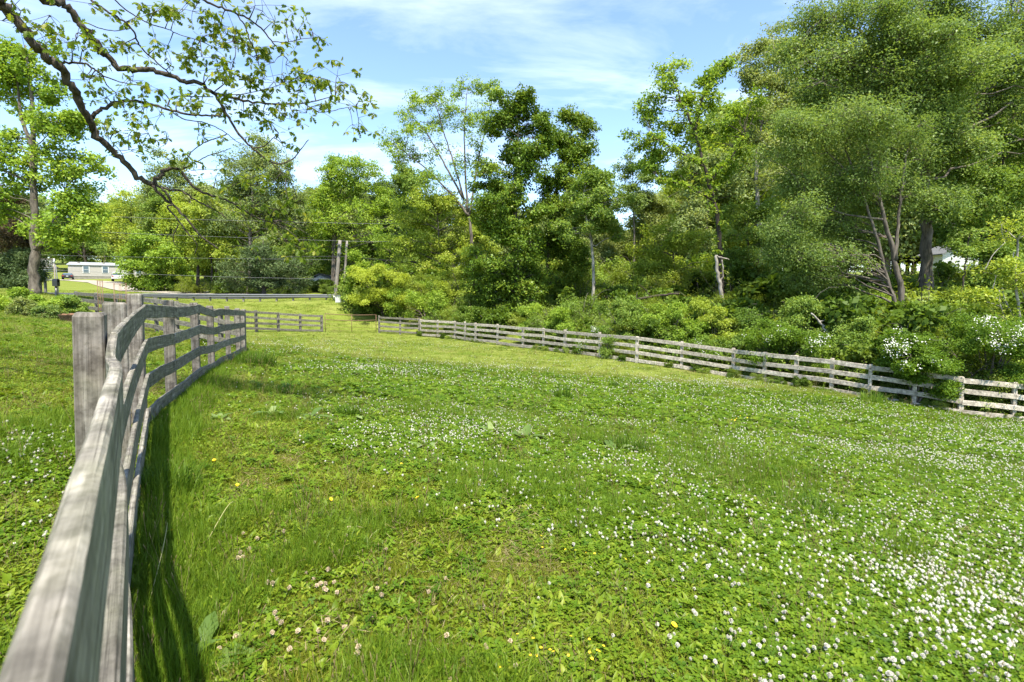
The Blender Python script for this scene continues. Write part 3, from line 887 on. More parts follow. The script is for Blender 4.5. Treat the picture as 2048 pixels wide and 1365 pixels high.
def post(parent, x, y, ztop, w, mat, rz=0.0, lean=(0, 0), zbot=None, rng=None):
    """square post with softened arrises and a slightly worn top"""
    zb = (g1(x, y) - .25) if zbot is None else zbot
    h = ztop - zb; c = w * .07; hw = w / 2
    prof = [(-hw, -hw + c), (-hw, hw - c), (-hw + c, hw), (hw - c, hw), (hw, hw - c), (hw, -hw + c), (hw - c, -hw), (-hw + c, -hw)]
    cs, sn = math.cos(rz), math.sin(rz)
    V = []; A = []; lev = np.linspace(0, 1, 7)
    for k in range(8):
        q = lev[k] if k < 7 else 1.0
        sc_ = 1.0 if k < 7 else .86
        for (a, b) in prof:
            a2, b2 = a * sc_, b * sc_
            V.append((x + a2 * cs - b2 * sn + lean[0] * q * h, y + a2 * sn + b2 * cs + lean[1] * q * h, zb + q * h - (.012 if k == 6 else 0) + (rng.normal(0, .002) if k > 5 else 0)))
            A.append((q * h, a, b))
    Q = [(k * 8 + i, k * 8 + (i + 1) % 8, (k + 1) * 8 + (i + 1) % 8, (k + 1) * 8 + i) for k in range(7) for i in range(8)]
    Q = [(a, d, c_, b) for (a, b, c_, d) in Q]
    T_ = [(56, 56 + q + 1, 56 + q) for q in range(1, 7)]
    mb = MB(); mb.add(V, Q=Q, T=T_, a=A)
    return mb.build('post', mat, parent, flat=True)


frng = np.random.default_rng(5)

# the near curved fence: stations along its boards (x, y, height of the top edge)
ST = [(.68, -1.0, 1.10), (-.059 - .73 * .0, 0.0, 1.118), (-.059 - .73 * .6, .6, 1.122), (-.059 - .73 * 1.3, 1.3, 1.128)]
for px, py, Y in [(219, 715, 1.68), (226, 668, 1.95), (258, 632, 2.95), (289, 609, 4.7), (318, 611, 5.4), (346, 613, 6.1), (365, 614, 6.7), (378, 613, 7.2), (398, 609, 7.85), (412, 616, 8.6), (427, 621, 9.5), (440, 618, 10.2), (459, 619, 11.1), (480, 621, 12.9), (489, 623, 14.3)]:
    P = at(px, py, Y); ST.append(tuple(P))
ST = np.array(ST)
near = empty('paddock_fence', 'weathered grey four board paddock fence curving away from the viewer along the lawn', 'fence', (ST[7][0], ST[7][1], g1(ST[7][0], ST[7][1])), 'wooden board fences')
joints = [0, 5, 7, 9, 12, 14, 16, 18]
for r_ in range(4):
    for a, b in zip(joints[:-1], joints[1:]):
        seg = ST[a:b + 1].copy()
        gap = .004
        d0_ = seg[1, :2] - seg[0, :2]; seg[0, :2] += d0_ / np.linalg.norm(d0_) * gap
        d1_ = seg[-2, :2] - seg[-1, :2]; seg[-1, :2] += d1_ / np.linalg.norm(d1_) * gap
        tops = seg[:, 2] - .322 * r_
        if r_ in (1, 2): tops = tops * .6 + np.linspace(tops[0], tops[-1], len(tops)) * .4
        if r_ and a: seg[:, :2] += frng.normal(0, .003, (len(seg), 2))
        board(near, seg[:, :2], tops, .026, .132, M['wood'], rng=frng, seg=26 if a == 0 else 14, wob=.006)
def behind_board(Yq, w):
    """a post place on the lawn side of the boards, and the way the boards run there"""
    x = np.interp(Yq, ST[:, 1], ST[:, 0]); x2 = np.interp(Yq + .3, ST[:, 1], ST[:, 0]); x1 = np.interp(Yq - .3, ST[:, 1], ST[:, 0])
    d = unit2(np.array([x2 - x1, .6])); n_ = np.array([-d[1], d[0]])
    return np.array([x, Yq]) + n_ * (w / 2 + .018 + (.022 if Yq < 2.5 else 0)), math.atan2(d[1], d[0]) - math.pi / 2


def unit2(v):
    return v / np.linalg.norm(v)


for Yq, w, top in [(1.95, .092, 625), (3.02, .110, 605), (4.72, .112, 588), (6.25, .112, 601), (7.95, .105, 606), (9.6, .11, 612), (11.3, .1, 613), (13.0, .1, 617), (14.35, .1, 619)]:
    p_, rz_ = behind_board(Yq, w)
    pz = at(1024, top, Yq)[2]
    post(near, p_[0], p_[1], pz, w, M['post'], rz=rz_ + frng.normal(0, .06), lean=(frng.normal(0, .006), frng.normal(0, .006)), rng=frng)
for px, py, Y in [(-120, 0, 0)]:
    pass


def run_fence(name, label, pts, tops, nrail, drop, hgt, th, mat, pmat, w, side, span=2, seed=1, group='wooden board fences', extra_posts=0, wob=.01, ptop=.06):
    """a straight or bending fence: pts post places (x, y), tops top-board heights"""
    g = np.random.default_rng(seed)
    pts = np.array(pts, float); tops = np.array(tops, float)
    root = empty(name, label, 'fence', (pts[0, 0], pts[0, 1], g1(pts[0, 0], pts[0, 1])), group)
    T = np.gradient(pts, axis=0); T /= np.linalg.norm(T, axis=1)[:, None]
    Nn = np.stack([T[:, 1], -T[:, 0]], -1) * side
    B = pts + Nn * (w / 2 + th / 2 + .003)
    for i in range(len(pts)):
        post(root, pts[i, 0], pts[i, 1], tops[i] + g.uniform(.2, 1) * ptop, w * g.uniform(.9, 1.1), pmat, rz=math.atan2(T[i, 1], T[i, 0]) + g.normal(0, .06), lean=(g.normal(0, .012), g.normal(0, .012)), rng=g)
    for r_ in range(nrail):
        i = 0
        while i < len(pts) - 1:
            j = min(len(pts) - 1, i + span + (1 if (i == 0 and r_ % 2) else 0))
            seg = B[i:j + 1].copy()
            d = seg[1] - seg[0]; seg[0] += d / np.linalg.norm(d) * .005
            d = seg[-2] - seg[-1]; seg[-1] += d / np.linalg.norm(d) * .005
            tp = tops[i:j + 1] - drop * r_ + g.normal(0, wob, j + 1 - i)
            board(root, seg, tp, th, hgt, mat, rng=g, seg=9, wob=.006)
            i = j
    return root


# fence from the lawn down to the end of the curved fence
pl = []
for px, py, Y in [(152, 584, 23.0), (193, 587, 20.8), (233, 590, 19.0), (273, 594, 17.4), (312, 598, 16.2), (352, 604, 15.4), (395, 611, 15.0), (440, 619, 14.8), (484, 626, 14.7)]:
    pl.append(at(px, py, Y))
pl = np.array(pl)
run_fence('paddock_fence', 'older grey board fence running from the flower bed to the end of the curved fence', pl[:, :2], pl[:, 2], 4, .27, .14, .026, M['wood'], M['post'], .10, 1, 2, 11)

# far fence up to the gate
pf = []
for px, py, Y in [(470, 620, 28.0), (512, 623, 29.4), (556, 626, 30.8), (600, 629, 32.0), (643, 631, 33.2)]:
    pf.append(at(px, py, Y))
pf = np.array(pf)
run_fence('paddock_fence', 'dark grey board fence between the curved fence and the rusty gate', pf[:, :2], pf[:, 2], 4, .315, .13, .026, M['wood'], M['post'], .12, 1, 2, 12)
# fence beyond the gate
pg = np.array([at(758, 633, 36.6), at(800, 636, 36.8), at(838, 638, 37.0)])
run_fence('paddock_fence', 'short dark grey fence between the rusty gate and the long pale fence', pg[:, :2], pg[:, 2], 4, .315, .13, .026, M['wood'], M['post'], .12, 1, 2, 13)

# long pale fence
pr = []
for px, py, Y in [(842, 640, 36.8), (875, 642, 35.7), (910, 643, 34.6), (930, 645, 33.6), (951, 647, 32.4), (995, 650, 30.7), (1046, 655, 28.8), (1088, 658, 27.6), (1130, 662, 26.3), (1200, 667, 24.6), (1274, 674, 22.9), (1364, 685, 21.5), (1467, 699, 20.2), (1530, 706, 19.2), (1595, 713, 18.3), (1665, 720, 17.4), (1741, 730, 16.6), (1830, 742, 16.0), (1924, 756, 15.5), (2030, 767, 15.2), (2150, 783, 14.9), (2290, 803, 14.4)]:
    pr.append(at(px, py, Y))
pr = np.array(pr)
run_fence('paddock_fence', 'long pale sunlit board fence along the hedge and trees, partly overgrown', pr[:, :2], pr[:, 2], 4, .325, .15, .028, M['wood_pale'], M['wood_pale'], .11, 1, 2, 14, wob=.016)

# tubular gate
ga, gb = at(650, 628, 33.4), at(752, 630, 36.4)
gate = empty('field_gate', 'rusty tubular steel field gate closed between two fence posts', 'gate', (ga[0], ga[1], g1(ga[0], ga[1])))
for k, dz in enumerate([0, -.38]):
    mb = MB(); t_ = np.linspace(0, 1, 9)[:, None]; mb.tube(ga + (gb - ga) * t_ + np.array([0, 0, dz]) + np.array([0, 0, -.05]) * np.sin(t_ * 3.14), .022, 8); mb.build('rail', M['rust'], gate)
for q in (0.0, .5, 1.0):
    P = ga + (gb - ga) * q; mb = MB(); mb.tube([P + (0, 0, .0 if q != .5 else -.05), P + (0, 0, -.6), P + (0, 0, -1.18)], .02, 8); mb.build('upright', M['rust'], gate)
for k, dz in enumerate([-.66, -.9, -1.12]):
    mb = MB(); t_ = np.linspace(0, 1, 5)[:, None]; mb.tube(ga + (gb - ga) * t_ + np.array([0, 0, dz]), .006, 5); mb.build('wire', M['rust'], gate)

# guardrail along the road
def guardrail(name, A, B, n, label):
    A = np.array(A, float); B = np.array(B, float)
    root = empty(name, label, 'guardrail', (A[0], A[1], g1(A[0], A[1])), 'steel guardrails along the road')
    d = (B - A) / np.linalg.norm(B - A); nn = np.array([d[1], -d[0], 0]); nn /= np.linalg.norm(nn)
    prof = [(0, .155), (.03, .12), (.075, .10), (.075, .06), (.02, .02), (.02, -.02), (.075, -.06), (.075, -.10), (.03, -.12), (0, -.155)]
    K = 24; V = []
    for i in range(K + 1):
        P = A + (B - A) * i / K
        for a, b in prof: V.append(P + nn * a + np.array([0, 0, b]))
        for a, b in reversed(prof): V.append(P + nn * (a - .006) + np.array([0, 0, b]))
    m_ = len(prof) * 2
    Q = [(i * m_ + q, i * m_ + (q + 1) % m_, (i + 1) * m_ + (q + 1) % m_, (i + 1) * m_ + q) for i in range(K) for q in range(m_)]
    mb = MB(); mb.add(V, Q=Q); mb.build('rail', M['steel'], root)
    for i in range(n):
        P = A + (B - A) * (i + .5) / n - nn * .12
        zb = g1(P[0], P[1]) - .3
        mb = MB(); mb.box((P[0], P[1], (zb + P[2] + .12) / 2), (.10, .16, P[2] + .12 - zb)); mb.build('post', M['pole'], root, True)
    return root


guardrail('guardrail', at(268, 591, 43.2), at(668, 593, 43.5), 12, 'long grey steel guardrail beside the road before the utility poles')
guardrail('guardrail', at(975, 589, 50.5), at(1145, 588, 50.5), 5, 'short stretch of pale guardrail glimpsed behind the dark ivy tree')

# ---------------------------------------------------------------- trees
def unit(v):
    return v / (np.linalg.norm(v, axis=-1, keepdims=True) + 1e-9)


def leaf_quads(mb, cen, outd, per, spread, size, g, droop=.0, aspect=.5, up=.6, ctone=None, clipz=None):
    """many small folded leaves in clusters round the given centres"""
    n = len(cen)
    if n == 0: return
    cnt = np.maximum(1, (per * g.uniform(.5, 1.5, n)).astype(int))
    c = np.repeat(cen, cnt, 0); od = np.repeat(outd, cnt, 0)
    m = len(c)
    off = g.normal(0, 1, (m, 3)); off /= np.maximum(1, np.linalg.norm(off, axis=1) / 1.9)[:, None]
    sp_ = spread * np.repeat(g.uniform(.65, 1.25, n), cnt)[:, None]
    p = c + off * sp_ * np.array([1, 1, .6]) * .62
    nrm = unit(g.normal(0, 1, (m, 3)) * .62 + np.array([0, 0, up]) + od * .35)
    t = unit(g.normal(0, 1, (m, 3)) + od * .5 + np.array([0, 0, -droop]))
    t = unit(t - nrm * (t * nrm).sum(1, keepdims=True))
    b = np.cross(nrm, t)
    s = size * g.uniform(.6, 1.35, m)[:, None]
    w = s * aspect * .5
    V = np.stack([p, p + t * s * .5 + b * w + nrm * w * .4, p + t * s - nrm * s * .12, p + t * s * .5 - b * w + nrm * w * .4], 1)
    if ctone is None: ctone = g.uniform(0, 1, n)
    tone = np.clip(.5 * np.repeat(ctone, cnt) + .5 * g.uniform(0, 1, m), 0, 1)
    a = np.repeat(tone, 4)[:, None] * np.ones((1, 3))
    q = np.arange(m)[:, None] * 4 + np.arange(4)[None, :]
    mb.add(V.reshape(-1, 3), Q=q, a=a)


def bez(p0, p1, p2, n):
    t = np.linspace(0, 1, n)[:, None]
    return (1 - t) ** 2 * p0 + 2 * t * (1 - t) * p1 + t * t * p2


def grow(mbw, mbl, trunks, blobs, g, nb=5, nc=7, per=40, lsize=.16, spread=.5, ivy=0, twig=True, droop=.0, aspect=.5, up=.6, shell=.5, flat=1.0, toneb=None):
    """wood and leaves of one tree. trunks: [(points, r0, r1)], blobs: [(centre, radii)]"""
    TP = []; TR = []
    for pts, r0, r1 in trunks:
        pts = np.array(pts, float); s = np.linspace(0, len(pts) - 1, max(8, 5 * len(pts)))
        P = np.stack([np.interp(s, np.arange(len(pts)), pts[:, c]) for c in range(3)], -1)
        if len(pts) > 2:
            for _ in range(3): P[1:-1] = .25 * P[:-2] + .5 * P[1:-1] + .25 * P[2:]
        L_ = np.linalg.norm(pts[-1] - pts[0])
        P[1:-1] += g.normal(0, .006 * L_ ** .6, (len(P) - 2, 3)) * np.array([1, 1, .2])
        rr = np.linspace(r0, r1, len(P)) * (1 + .06 * g.normal(0, 1, len(P)))
        rr[0] *= 1.35; rr[1] *= 1.1
        mbw.tube(P, rr, 9)
        TP.append(P); TR.append(rr)
        if ivy:
            k = int(ivy * len(P)); i_ = g.integers(2, len(P), k)
            leaf_quads(mbl, P[i_] + g.normal(0, 1, (k, 3)) * rr[i_][:, None] * 1.3, unit(g.normal(0, 1, (k, 3))), per * .7, spread * .55, lsize, g)
    TPc = np.concatenate(TP); TRc = np.concatenate(TR)
    cen_all = []; out_all = []; tone_all = []
    for (bc, br) in blobs:
        bc = np.array(bc, float); br = np.array(br, float)
        nbb = max(2, int(round(nb * g.uniform(.8, 1.2))))
        d = unit(g.normal(0, 1, (nbb, 3))); rad = g.uniform(shell, .95, nbb)[:, None]
        B = bc + d * br * rad
        btone = g.uniform(0, 1)
        for b in B:
            dv = b - TPc; dist = np.linalg.norm(dv, axis=1)
            hd = np.hypot(dv[:, 0], dv[:, 1])
            cost = dist + 1.2 * np.maximum(0, TPc[:, 2] - b[2] + .22 * hd)
            i = int(np.argmin(cost)); p0 = TPc[i]; Lb = dist[i]
            d_ = b - p0
            ctrl = p0 + d_ * .45 + np.array([0, 0, .16 * Lb]) + g.normal(0, .08 * Lb, 3)
            n_ = max(4, min(9, int(Lb / .7) + 3))
            path = bez(p0, ctrl, b, n_); path[1:-1] += g.normal(0, .025 * Lb, (n_ - 2, 3))
            r0 = min(TRc[i] * .7, .014 + .009 * Lb)
            mbw.tube(path, np.linspace(r0, .012, n_), 5, cap=False)
            ncc = max(2, int(nc * g.uniform(.7, 1.3)))
            cl = b + unit(g.normal(0, 1, (ncc, 3))) * (g.uniform(.15, 1.0, (ncc, 1)) ** .6) * br.mean() * .55 * np.array([1, 1, .75 * flat])
            cl[0] = b
            out = unit(cl - bc)
            tail = path[n_ // 2:]
            if twig:
                for q in cl[1:]:
                    j = int(np.argmin(np.linalg.norm(tail - q, axis=1)))
                    pp = bez(tail[j], (tail[j] + q) / 2 + g.normal(0, .12, 3) * np.linalg.norm(q - tail[j]), q, 4)
                    mbw.tube(pp, np.linspace(min(.022, r0 * .5), .006, 4), 3, cap=False)
            cen_all.append(cl); out_all.append(out)
            tone_all.append(np.clip((btone if toneb is None else toneb) * .35 + .3 * g.uniform(0, 1) + .35 * g.uniform(0, 1, len(cl)), 0, 1))
    if cen_all:
        leaf_quads(mbl, np.concatenate(cen_all), np.concatenate(out_all), per, spread, lsize, g, droop, aspect, up, np.concatenate(tone_all))


def px_tree(name, label, cat, Y, trunk, r, blobs, leaf, bark, seed, extra=(), depth=.85, group=None, top_r=.03, fat=1.15, dense=1.5, **kw):
    kw['per'] = kw.get('per', 40) * dense; kw.setdefault('shell', .25)
    """a tree traced from the photo: trunk and crown masses given in photo pixels at a real distance, built there at real size"""
    g = np.random.default_rng(seed)
    pts = [at(x, y, Y) for x, y in trunk]
    gz = g1(pts[0][0], pts[0][1]); pts[0][2] = gz - .15
    if len(pts) > 1 and pts[1][2] < gz + .3: pts.pop(1)
    root = empty(name, label, cat, (pts[0][0], pts[0][1], gz), group)
    tr = [(pts, r, top_r)]
    for (ps, ra, rb) in extra:
        e = [at(p[0], p[1], Y + (p[2] if len(p) > 2 else 0)) for p in ps]
        tr.append((e, ra, rb))
    bl = []
    for q in blobs:
        dy_ = (q[4] if len(q) > 4 else g.normal(0, .35) * q[2] * Y / F)
        c = at(q[0], q[1], Y + dy_)
        k = (Y + dy_) / F
        bl.append((c, (q[2] * k * fat, q[2] * k * depth * fat, q[3] * k * fat)))
    mw, ml = MB(), MB()
    grow(mw, ml, tr, bl, g, **kw)
    mw.build('trunk', bark, root)
    if ml.n: ml.build('crown', leaf, root)
    return root


LF = {}
LF['bright'] = leafmat('leaf bright green', (0.118, 0.209, 0.025), (0.260, 0.376, 0.045), (0.433, 0.500, 0.086), .42)
LF['yellow'] = leafmat('leaf yellow green', (0.164, 0.241, 0.029), (0.336, 0.416, 0.054), (0.539, 0.552, 0.122), .42)
LF['mid'] = leafmat('leaf mid green', (0.092, 0.166, 0.029), (0.195, 0.289, 0.049), (0.341, 0.395, 0.094), .38)
LF['dark'] = leafmat('leaf dark ivy', (0.066, 0.130, 0.016), (0.150, 0.232, 0.025), (0.336, 0.365, 0.048), .26, .4, .35)
LF['olive'] = leafmat('leaf olive', (0.131, 0.182, 0.051), (0.265, 0.318, 0.094), (0.423, 0.430, 0.176), .38)
LF['grey'] = leafmat('leaf soft grey green', (.09, .15, .04), (.20, .285, .07), (.335, .405, .14), .45, .42, .35)
LF['hazy'] = leafmat('leaf far green', (0.130, 0.192, 0.074), (0.237, 0.301, 0.098), (0.367, 0.392, 0.146), .38)
LF['brown'] = leafmat('needles brown', (0.045, 0.035, 0.018), (0.100, 0.075, 0.035), (0.160, 0.125, 0.060), .2)
LF['pine'] = leafmat('needles dark', (0.047, 0.081, 0.029), (0.106, 0.155, 0.054), (0.213, 0.252, 0.090), .2)
LF['goldshrub'] = leafmat('leaf golden shrub', (0.189, 0.256, 0.031), (0.383, 0.451, 0.051), (0.556, 0.595, 0.104), .42)
LF['under'] = leafmat('leaf undergrowth', (0.086, 0.157, 0.025), (0.207, 0.310, 0.045), (0.389, 0.443, 0.086), .4, instanced=True, patch=.5, patchcol=(0.161, 0.200, 0.049), pscale=.5)
LF['rose'] = leafmat('leaf rose', (.07, .14, .014), (.145, .24, .024), (.24, .32, .05), .42)

# --- tall trees, one by one
px_tree('tulip_tree', 'tall bright green tree with straight grey trunk rising beside the flower bed', 'tree', 29.5,
        [(68, 590), (69, 520), (69, 440), (66, 330), (66, 230), (58, 150), (50, 90)], .27,
        [(55, 115, 45, 40), (95, 175, 45, 40), (30, 200, 45, 50), (80, 250, 55, 45), (20, 290, 50, 50), (150, 240, 30, 30), (100, 320, 60, 45), (160, 330, 40, 45), (35, 370, 60, 45), (130, 400, 60, 45), (175, 430, 35, 45), (45, 440, 50, 40), (130, 465, 55, 32), (10, 130, 30, 40), (-40, 300, 50, 70)],
        LF['bright'], M['bark'], 1, extra=[([(72, 500), (95, 470), (120, 420), (130, 380)], .14, .05), ([(67, 300), (40, 230), (35, 160)], .12, .04)],
        nb=6, nc=9, per=24, lsize=.165, spread=.38, aspect=.75, fat=1.05)
px_tree('cedar_tree', 'rusty brown cedar tree behind the straight grey trunk', 'tree', 33, [(22, 575), (20, 480), (18, 390)], .2,
        [(18, 405, 25, 25), (15, 450, 45, 35), (10, 500, 55, 35), (30, 480, 35, 30)], LF['brown'], M['bark_dark'], 2, nb=7, nc=8, per=60, lsize=.16, spread=.4, aspect=.25)
px_tree('juniper_bush', 'dark brownish juniper bush at the foot of the grey trunk', 'bush', 31, [(40, 585), (40, 560), (40, 520)], .12,
        [(26, 540, 38, 26), (58, 560, 28, 20), (10, 560, 40, 25), (50, 520, 30, 20)], LF['pine'], M['bark_dark'], 3, nb=8, nc=9, per=60, lsize=.15, spread=.35, aspect=.25)
px_tree('dark_tree', 'dense dark green tree behind the straight grey trunk and above the parked cars', 'tree', 127, [(175, 560), (165, 480), (160, 390)], .35,
        [(150, 400, 40, 35), (120, 450, 50, 45), (180, 440, 40, 50), (150, 500, 55, 35), (205, 480, 35, 40)], LF['mid'], M['bark_dark'], 4, nb=6, nc=8, per=40, lsize=.5, spread=1.5)
px_tree('broadleaf_tree', 'bright green leafy tree half hiding the end of the mobile home', 'tree', 62, [(318, 590), (318, 560), (315, 500)], .22,
        [(300, 500, 42, 26), (330, 520, 42, 30), (285, 535, 38, 24), (340, 555, 42, 22), (300, 565, 38, 18)], LF['bright'], M['bark_dark'], 5, nb=7, nc=8, per=38, lsize=.26, spread=.65, aspect=.65)
px_tree('broadleaf_tree', 'yellow green tree standing over the mobile home roof', 'tree', 88, [(262, 560), (262, 480), (262, 400)], .3,
        [(262, 400, 40, 35), (235, 440, 35, 40), (285, 440, 40, 45), (255, 490, 55, 35)], LF['yellow'], M['bark_dark'], 6, nb=6, nc=8, per=38, lsize=.36, spread=.95)
px_tree('broadleaf_tree', 'round topped pale green tree behind the drooping oak limb', 'tree', 84, [(350, 575), (350, 480), (348, 330)], .35,
        [(348, 335, 38, 30), (320, 375, 38, 38), (375, 375, 40, 40), (345, 420, 60, 40), (330, 465, 50, 35), (385, 450, 40, 45)], LF['hazy'], M['bark_dark'], 7, nb=6, nc=8, per=38, lsize=.34, spread=.95)
px_tree('broadleaf_tree', 'yellow green tree with twin dark trunks under the oak limb tips', 'tree', 57, [(396, 590), (396, 530), (400, 440)], .24,
        [(400, 420, 40, 30), (375, 455, 40, 30), (425, 460, 40, 32), (390, 500, 45, 28), (440, 505, 32, 28)], LF['yellow'], M['bark_dark'], 8, extra=[([(424, 592), (424, 540), (418, 470)], .16, .05), ([(432, 592), (432, 540), (440, 480)], .13, .05)],
        nb=6, nc=8, per=36, lsize=.25, spread=.6)
px_tree('broadleaf_tree', 'tall airy light green tree left of the utility poles', 'tree', 56, [(500, 592), (500, 500), (505, 400), (508, 300)], .3,
        [(508, 300, 35, 25), (480, 330, 42, 30), (545, 335, 38, 28), (510, 370, 60, 32), (460, 380, 40, 35), (565, 385, 40, 35), (500, 420, 60, 32), (560, 440, 50, 32), (450, 440, 42, 40), (590, 420, 25, 40)],
        LF['hazy'], M['bark'], 9, fat=1.3, nb=8, nc=9, per=34, lsize=.23, spread=.62)
px_tree('hemlock_tree', 'dark grey green low tree with drooping boughs behind the guardrail', 'tree', 52, [(528, 596), (528, 540), (526, 480)], .2,
        [(520, 500, 45, 25), (490, 535, 42, 25), (560, 530, 50, 28), (520, 565, 62, 22), (585, 560, 42, 25)], LF['pine'], M['bark'], 10, nb=8, nc=9, per=44, lsize=.2, spread=.5, aspect=.35)
px_tree('broadleaf_tree', 'mid green leafy tree filling the gap beside the white building', 'tree', 64, [(625, 590), (625, 540), (625, 470)], .2,
        [(610, 470, 45, 32), (650, 490, 40, 35), (600, 520, 45, 25), (640, 535, 45, 18)], LF['mid'], M['bark_dark'], 11, nb=7, nc=8, per=38, lsize=.27, spread=.65)
px_tree('broadleaf_tree', 'round tall green tree with bare dark stems behind the two utility poles', 'tree', 58, [(670, 600), (668, 500), (672, 420), (690, 340)], .24,
        [(690, 335, 42, 25), (735, 345, 42, 30), (655, 370, 42, 32), (705, 390, 60, 35), (760, 395, 32, 38), (645, 420, 40, 38), (700, 445, 62, 35), (755, 450, 45, 38), (640, 470, 40, 30), (720, 500, 65, 35)],
        LF['bright'], M['bark'], 12, extra=[([(664, 600), (666, 480), (660, 400)], .16, .05)], fat=1.25, nb=8, nc=9, per=34, lsize=.24, spread=.6)
px_tree('conifer_tree', 'dark spiky conifer beside the round tall green tree', 'tree', 64, [(768, 590), (768, 500), (768, 370)], .25,
        [(768, 380, 14, 22), (768, 415, 26, 25), (765, 455, 36, 28), (770, 500, 46, 30), (765, 545, 55, 26)], LF['pine'], M['bark_dark'], 13, nb=8, nc=8, per=44, lsize=.26, spread=.55, aspect=.3)
px_tree('vase_tree', 'sparse vase shaped tree with fanning bare branches against the sky', 'tree', 45, [(948, 600), (945, 500), (938, 430), (925, 395)], .22,
        [(785, 285, 28, 22), (800, 310, 32, 25), (812, 240, 28, 22), (840, 265, 35, 25), (835, 205, 25, 18), (870, 190, 28, 20), (900, 215, 35, 25), (930, 180, 30, 18), (968, 172, 22, 15), (985, 195, 22, 22), (880, 250, 38, 28), (930, 240, 35, 30), (965, 245, 32, 30), (850, 310, 38, 30), (905, 310, 42, 35), (955, 310, 36, 35), (870, 355, 38, 25)],
        LF['bright'], M['bark'], 14, extra=[([(938, 432), (900, 385), (850, 335), (790, 290)], .12, .025), ([(925, 395), (890, 330), (850, 260), (815, 225)], .10, .02), ([(928, 400), (905, 320), (880, 240), (865, 190)], .09, .02), ([(935, 425), (930, 330), (928, 240), (935, 180)], .10, .02), ([(938, 430), (955, 330), (972, 250), (985, 190)], .09, .02)],
        nb=7, nc=7, per=18, lsize=.19, spread=.36, shell=.1, dense=1.1, fat=1.15)
px_tree('broadleaf_tree', 'bright yellow green tree below the fanning bare branches', 'tree', 47, [(880, 610), (880, 540), (875, 430)], .2,
        [(845, 410, 42, 30), (900, 420, 42, 32), (860, 460, 52, 32), (920, 475, 42, 35), (835, 510, 42, 32), (890, 525, 55, 32), (945, 520, 30, 32), (815, 450, 34, 40), (870, 400, 45, 28), (940, 430, 40, 40), (850, 560, 50, 28), (960, 480, 30, 40)], LF['yellow'], M['bark'], 15, nb=6, nc=8, per=36, lsize=.2, spread=.52)
px_tree('ivy_tree', 'tall dark green ivy clad tree standing right behind the long pale fence', 'tree', 37.5, [(1040, 655), (1036, 590), (1032, 500), (1030, 400), (1036, 300), (1035, 210)], .26,
        [(1035, 205, 40, 25), (1000, 245, 38, 28), (1060, 245, 48, 32), (1085, 285, 32, 28), (1010, 300, 42, 36), (1055, 320, 44, 32), (985, 350, 40, 32), (1030, 375, 55, 36), (995, 410, 50, 36), (1050, 430, 50, 36), (985, 460, 40, 34), (1030, 490, 55, 36), (1000, 540, 50, 34), (1055, 550, 45, 34), (985, 580, 42, 28), (1050, 590, 40, 24)],
        LF['dark'], M['bark'], 16, fat=1.15, nb=7, nc=10, per=40, lsize=.175, spread=.44, ivy=3, aspect=.65, droop=.3)
px_tree('ivy_tree', 'dark green leaning tree with shaded hollow under its boughs', 'tree', 41, [(1130, 640), (1095, 560), (1098, 450), (1120, 350), (1150, 240)], .2,
        [(1150, 250, 34, 26), (1125, 290, 38, 28), (1165, 305, 34, 30), (1140, 350, 48, 34), (1100, 370, 34, 32), (1170, 385, 40, 32), (1120, 425, 48, 32), (1165, 445, 40, 30), (1100, 480, 35, 30), (1135, 500, 45, 26), (1150, 540, 34, 26)],
        LF['dark'], M['bark_dark'], 17, extra=[([(1150, 640), (1148, 560), (1150, 450)], .14, .05)], fat=1.15, nb=7, nc=10, per=44, lsize=.18, spread=.46, ivy=2, aspect=.6, droop=.3)
px_tree('broadleaf_tree', 'slim tree with pale curving trunk at the edge of the dark ivy trees', 'tree', 36, [(1184, 610), (1188, 530), (1180, 470), (1166, 400), (1172, 350)], .13,
        [(1210, 355, 34, 24), (1180, 385, 38, 28), (1225, 395, 30, 30), (1200, 425, 42, 26), (1160, 420, 38, 28), (1215, 455, 30, 24), (1150, 455, 32, 24)], LF['mid'], M['bark_pale'], 18, nb=6, nc=8, per=36, lsize=.17, spread=.42, aspect=.6)
px_tree('locust_tree', 'crooked open tree with ivy dark trunk standing against the sky', 'tree', 31, [(1447, 600), (1440, 500), (1434, 420), (1410, 340), (1390, 260), (1365, 210), (1342, 150)], .16,
        [(1345, 150, 32, 20, 1.3), (1310, 195, 36, 24, 1.3), (1350, 205, 36, 24, 1.3), (1405, 160, 32, 20, 1.3), (1440, 140, 25, 16, 1.3), (1300, 235, 36, 22, 1.3), (1345, 255, 45, 26, 1.3), (1420, 215, 40, 26, 1.3), (1295, 280, 36, 18, 1.3), (1330, 310, 36, 18, 1.3), (1410, 280, 48, 26, 1.3), (1460, 260, 40, 30, 1.3), (1480, 310, 36, 28, 1.3), (1355, 350, 36, 18, 1.3), (1440, 345, 40, 25, 1.3), (1300, 335, 30, 15, 1.3), (1490, 215, 34, 28, 1.3)],
        LF['bright'], M['bark_dark'], 19, extra=[([(1390, 260), (1400, 210), (1420, 165), (1440, 135)], .1, .03), ([(1420, 360), (1460, 320), (1490, 270)], .09, .03), ([(1408, 335), (1350, 300), (1300, 270)], .08, .02), ([(1425, 400), (1370, 370), (1320, 360)], .07, .02)],
        nb=5, nc=7, per=26, lsize=.18, spread=.4, ivy=2, aspect=.6, shell=.2, dense=1.1, flat=.7)
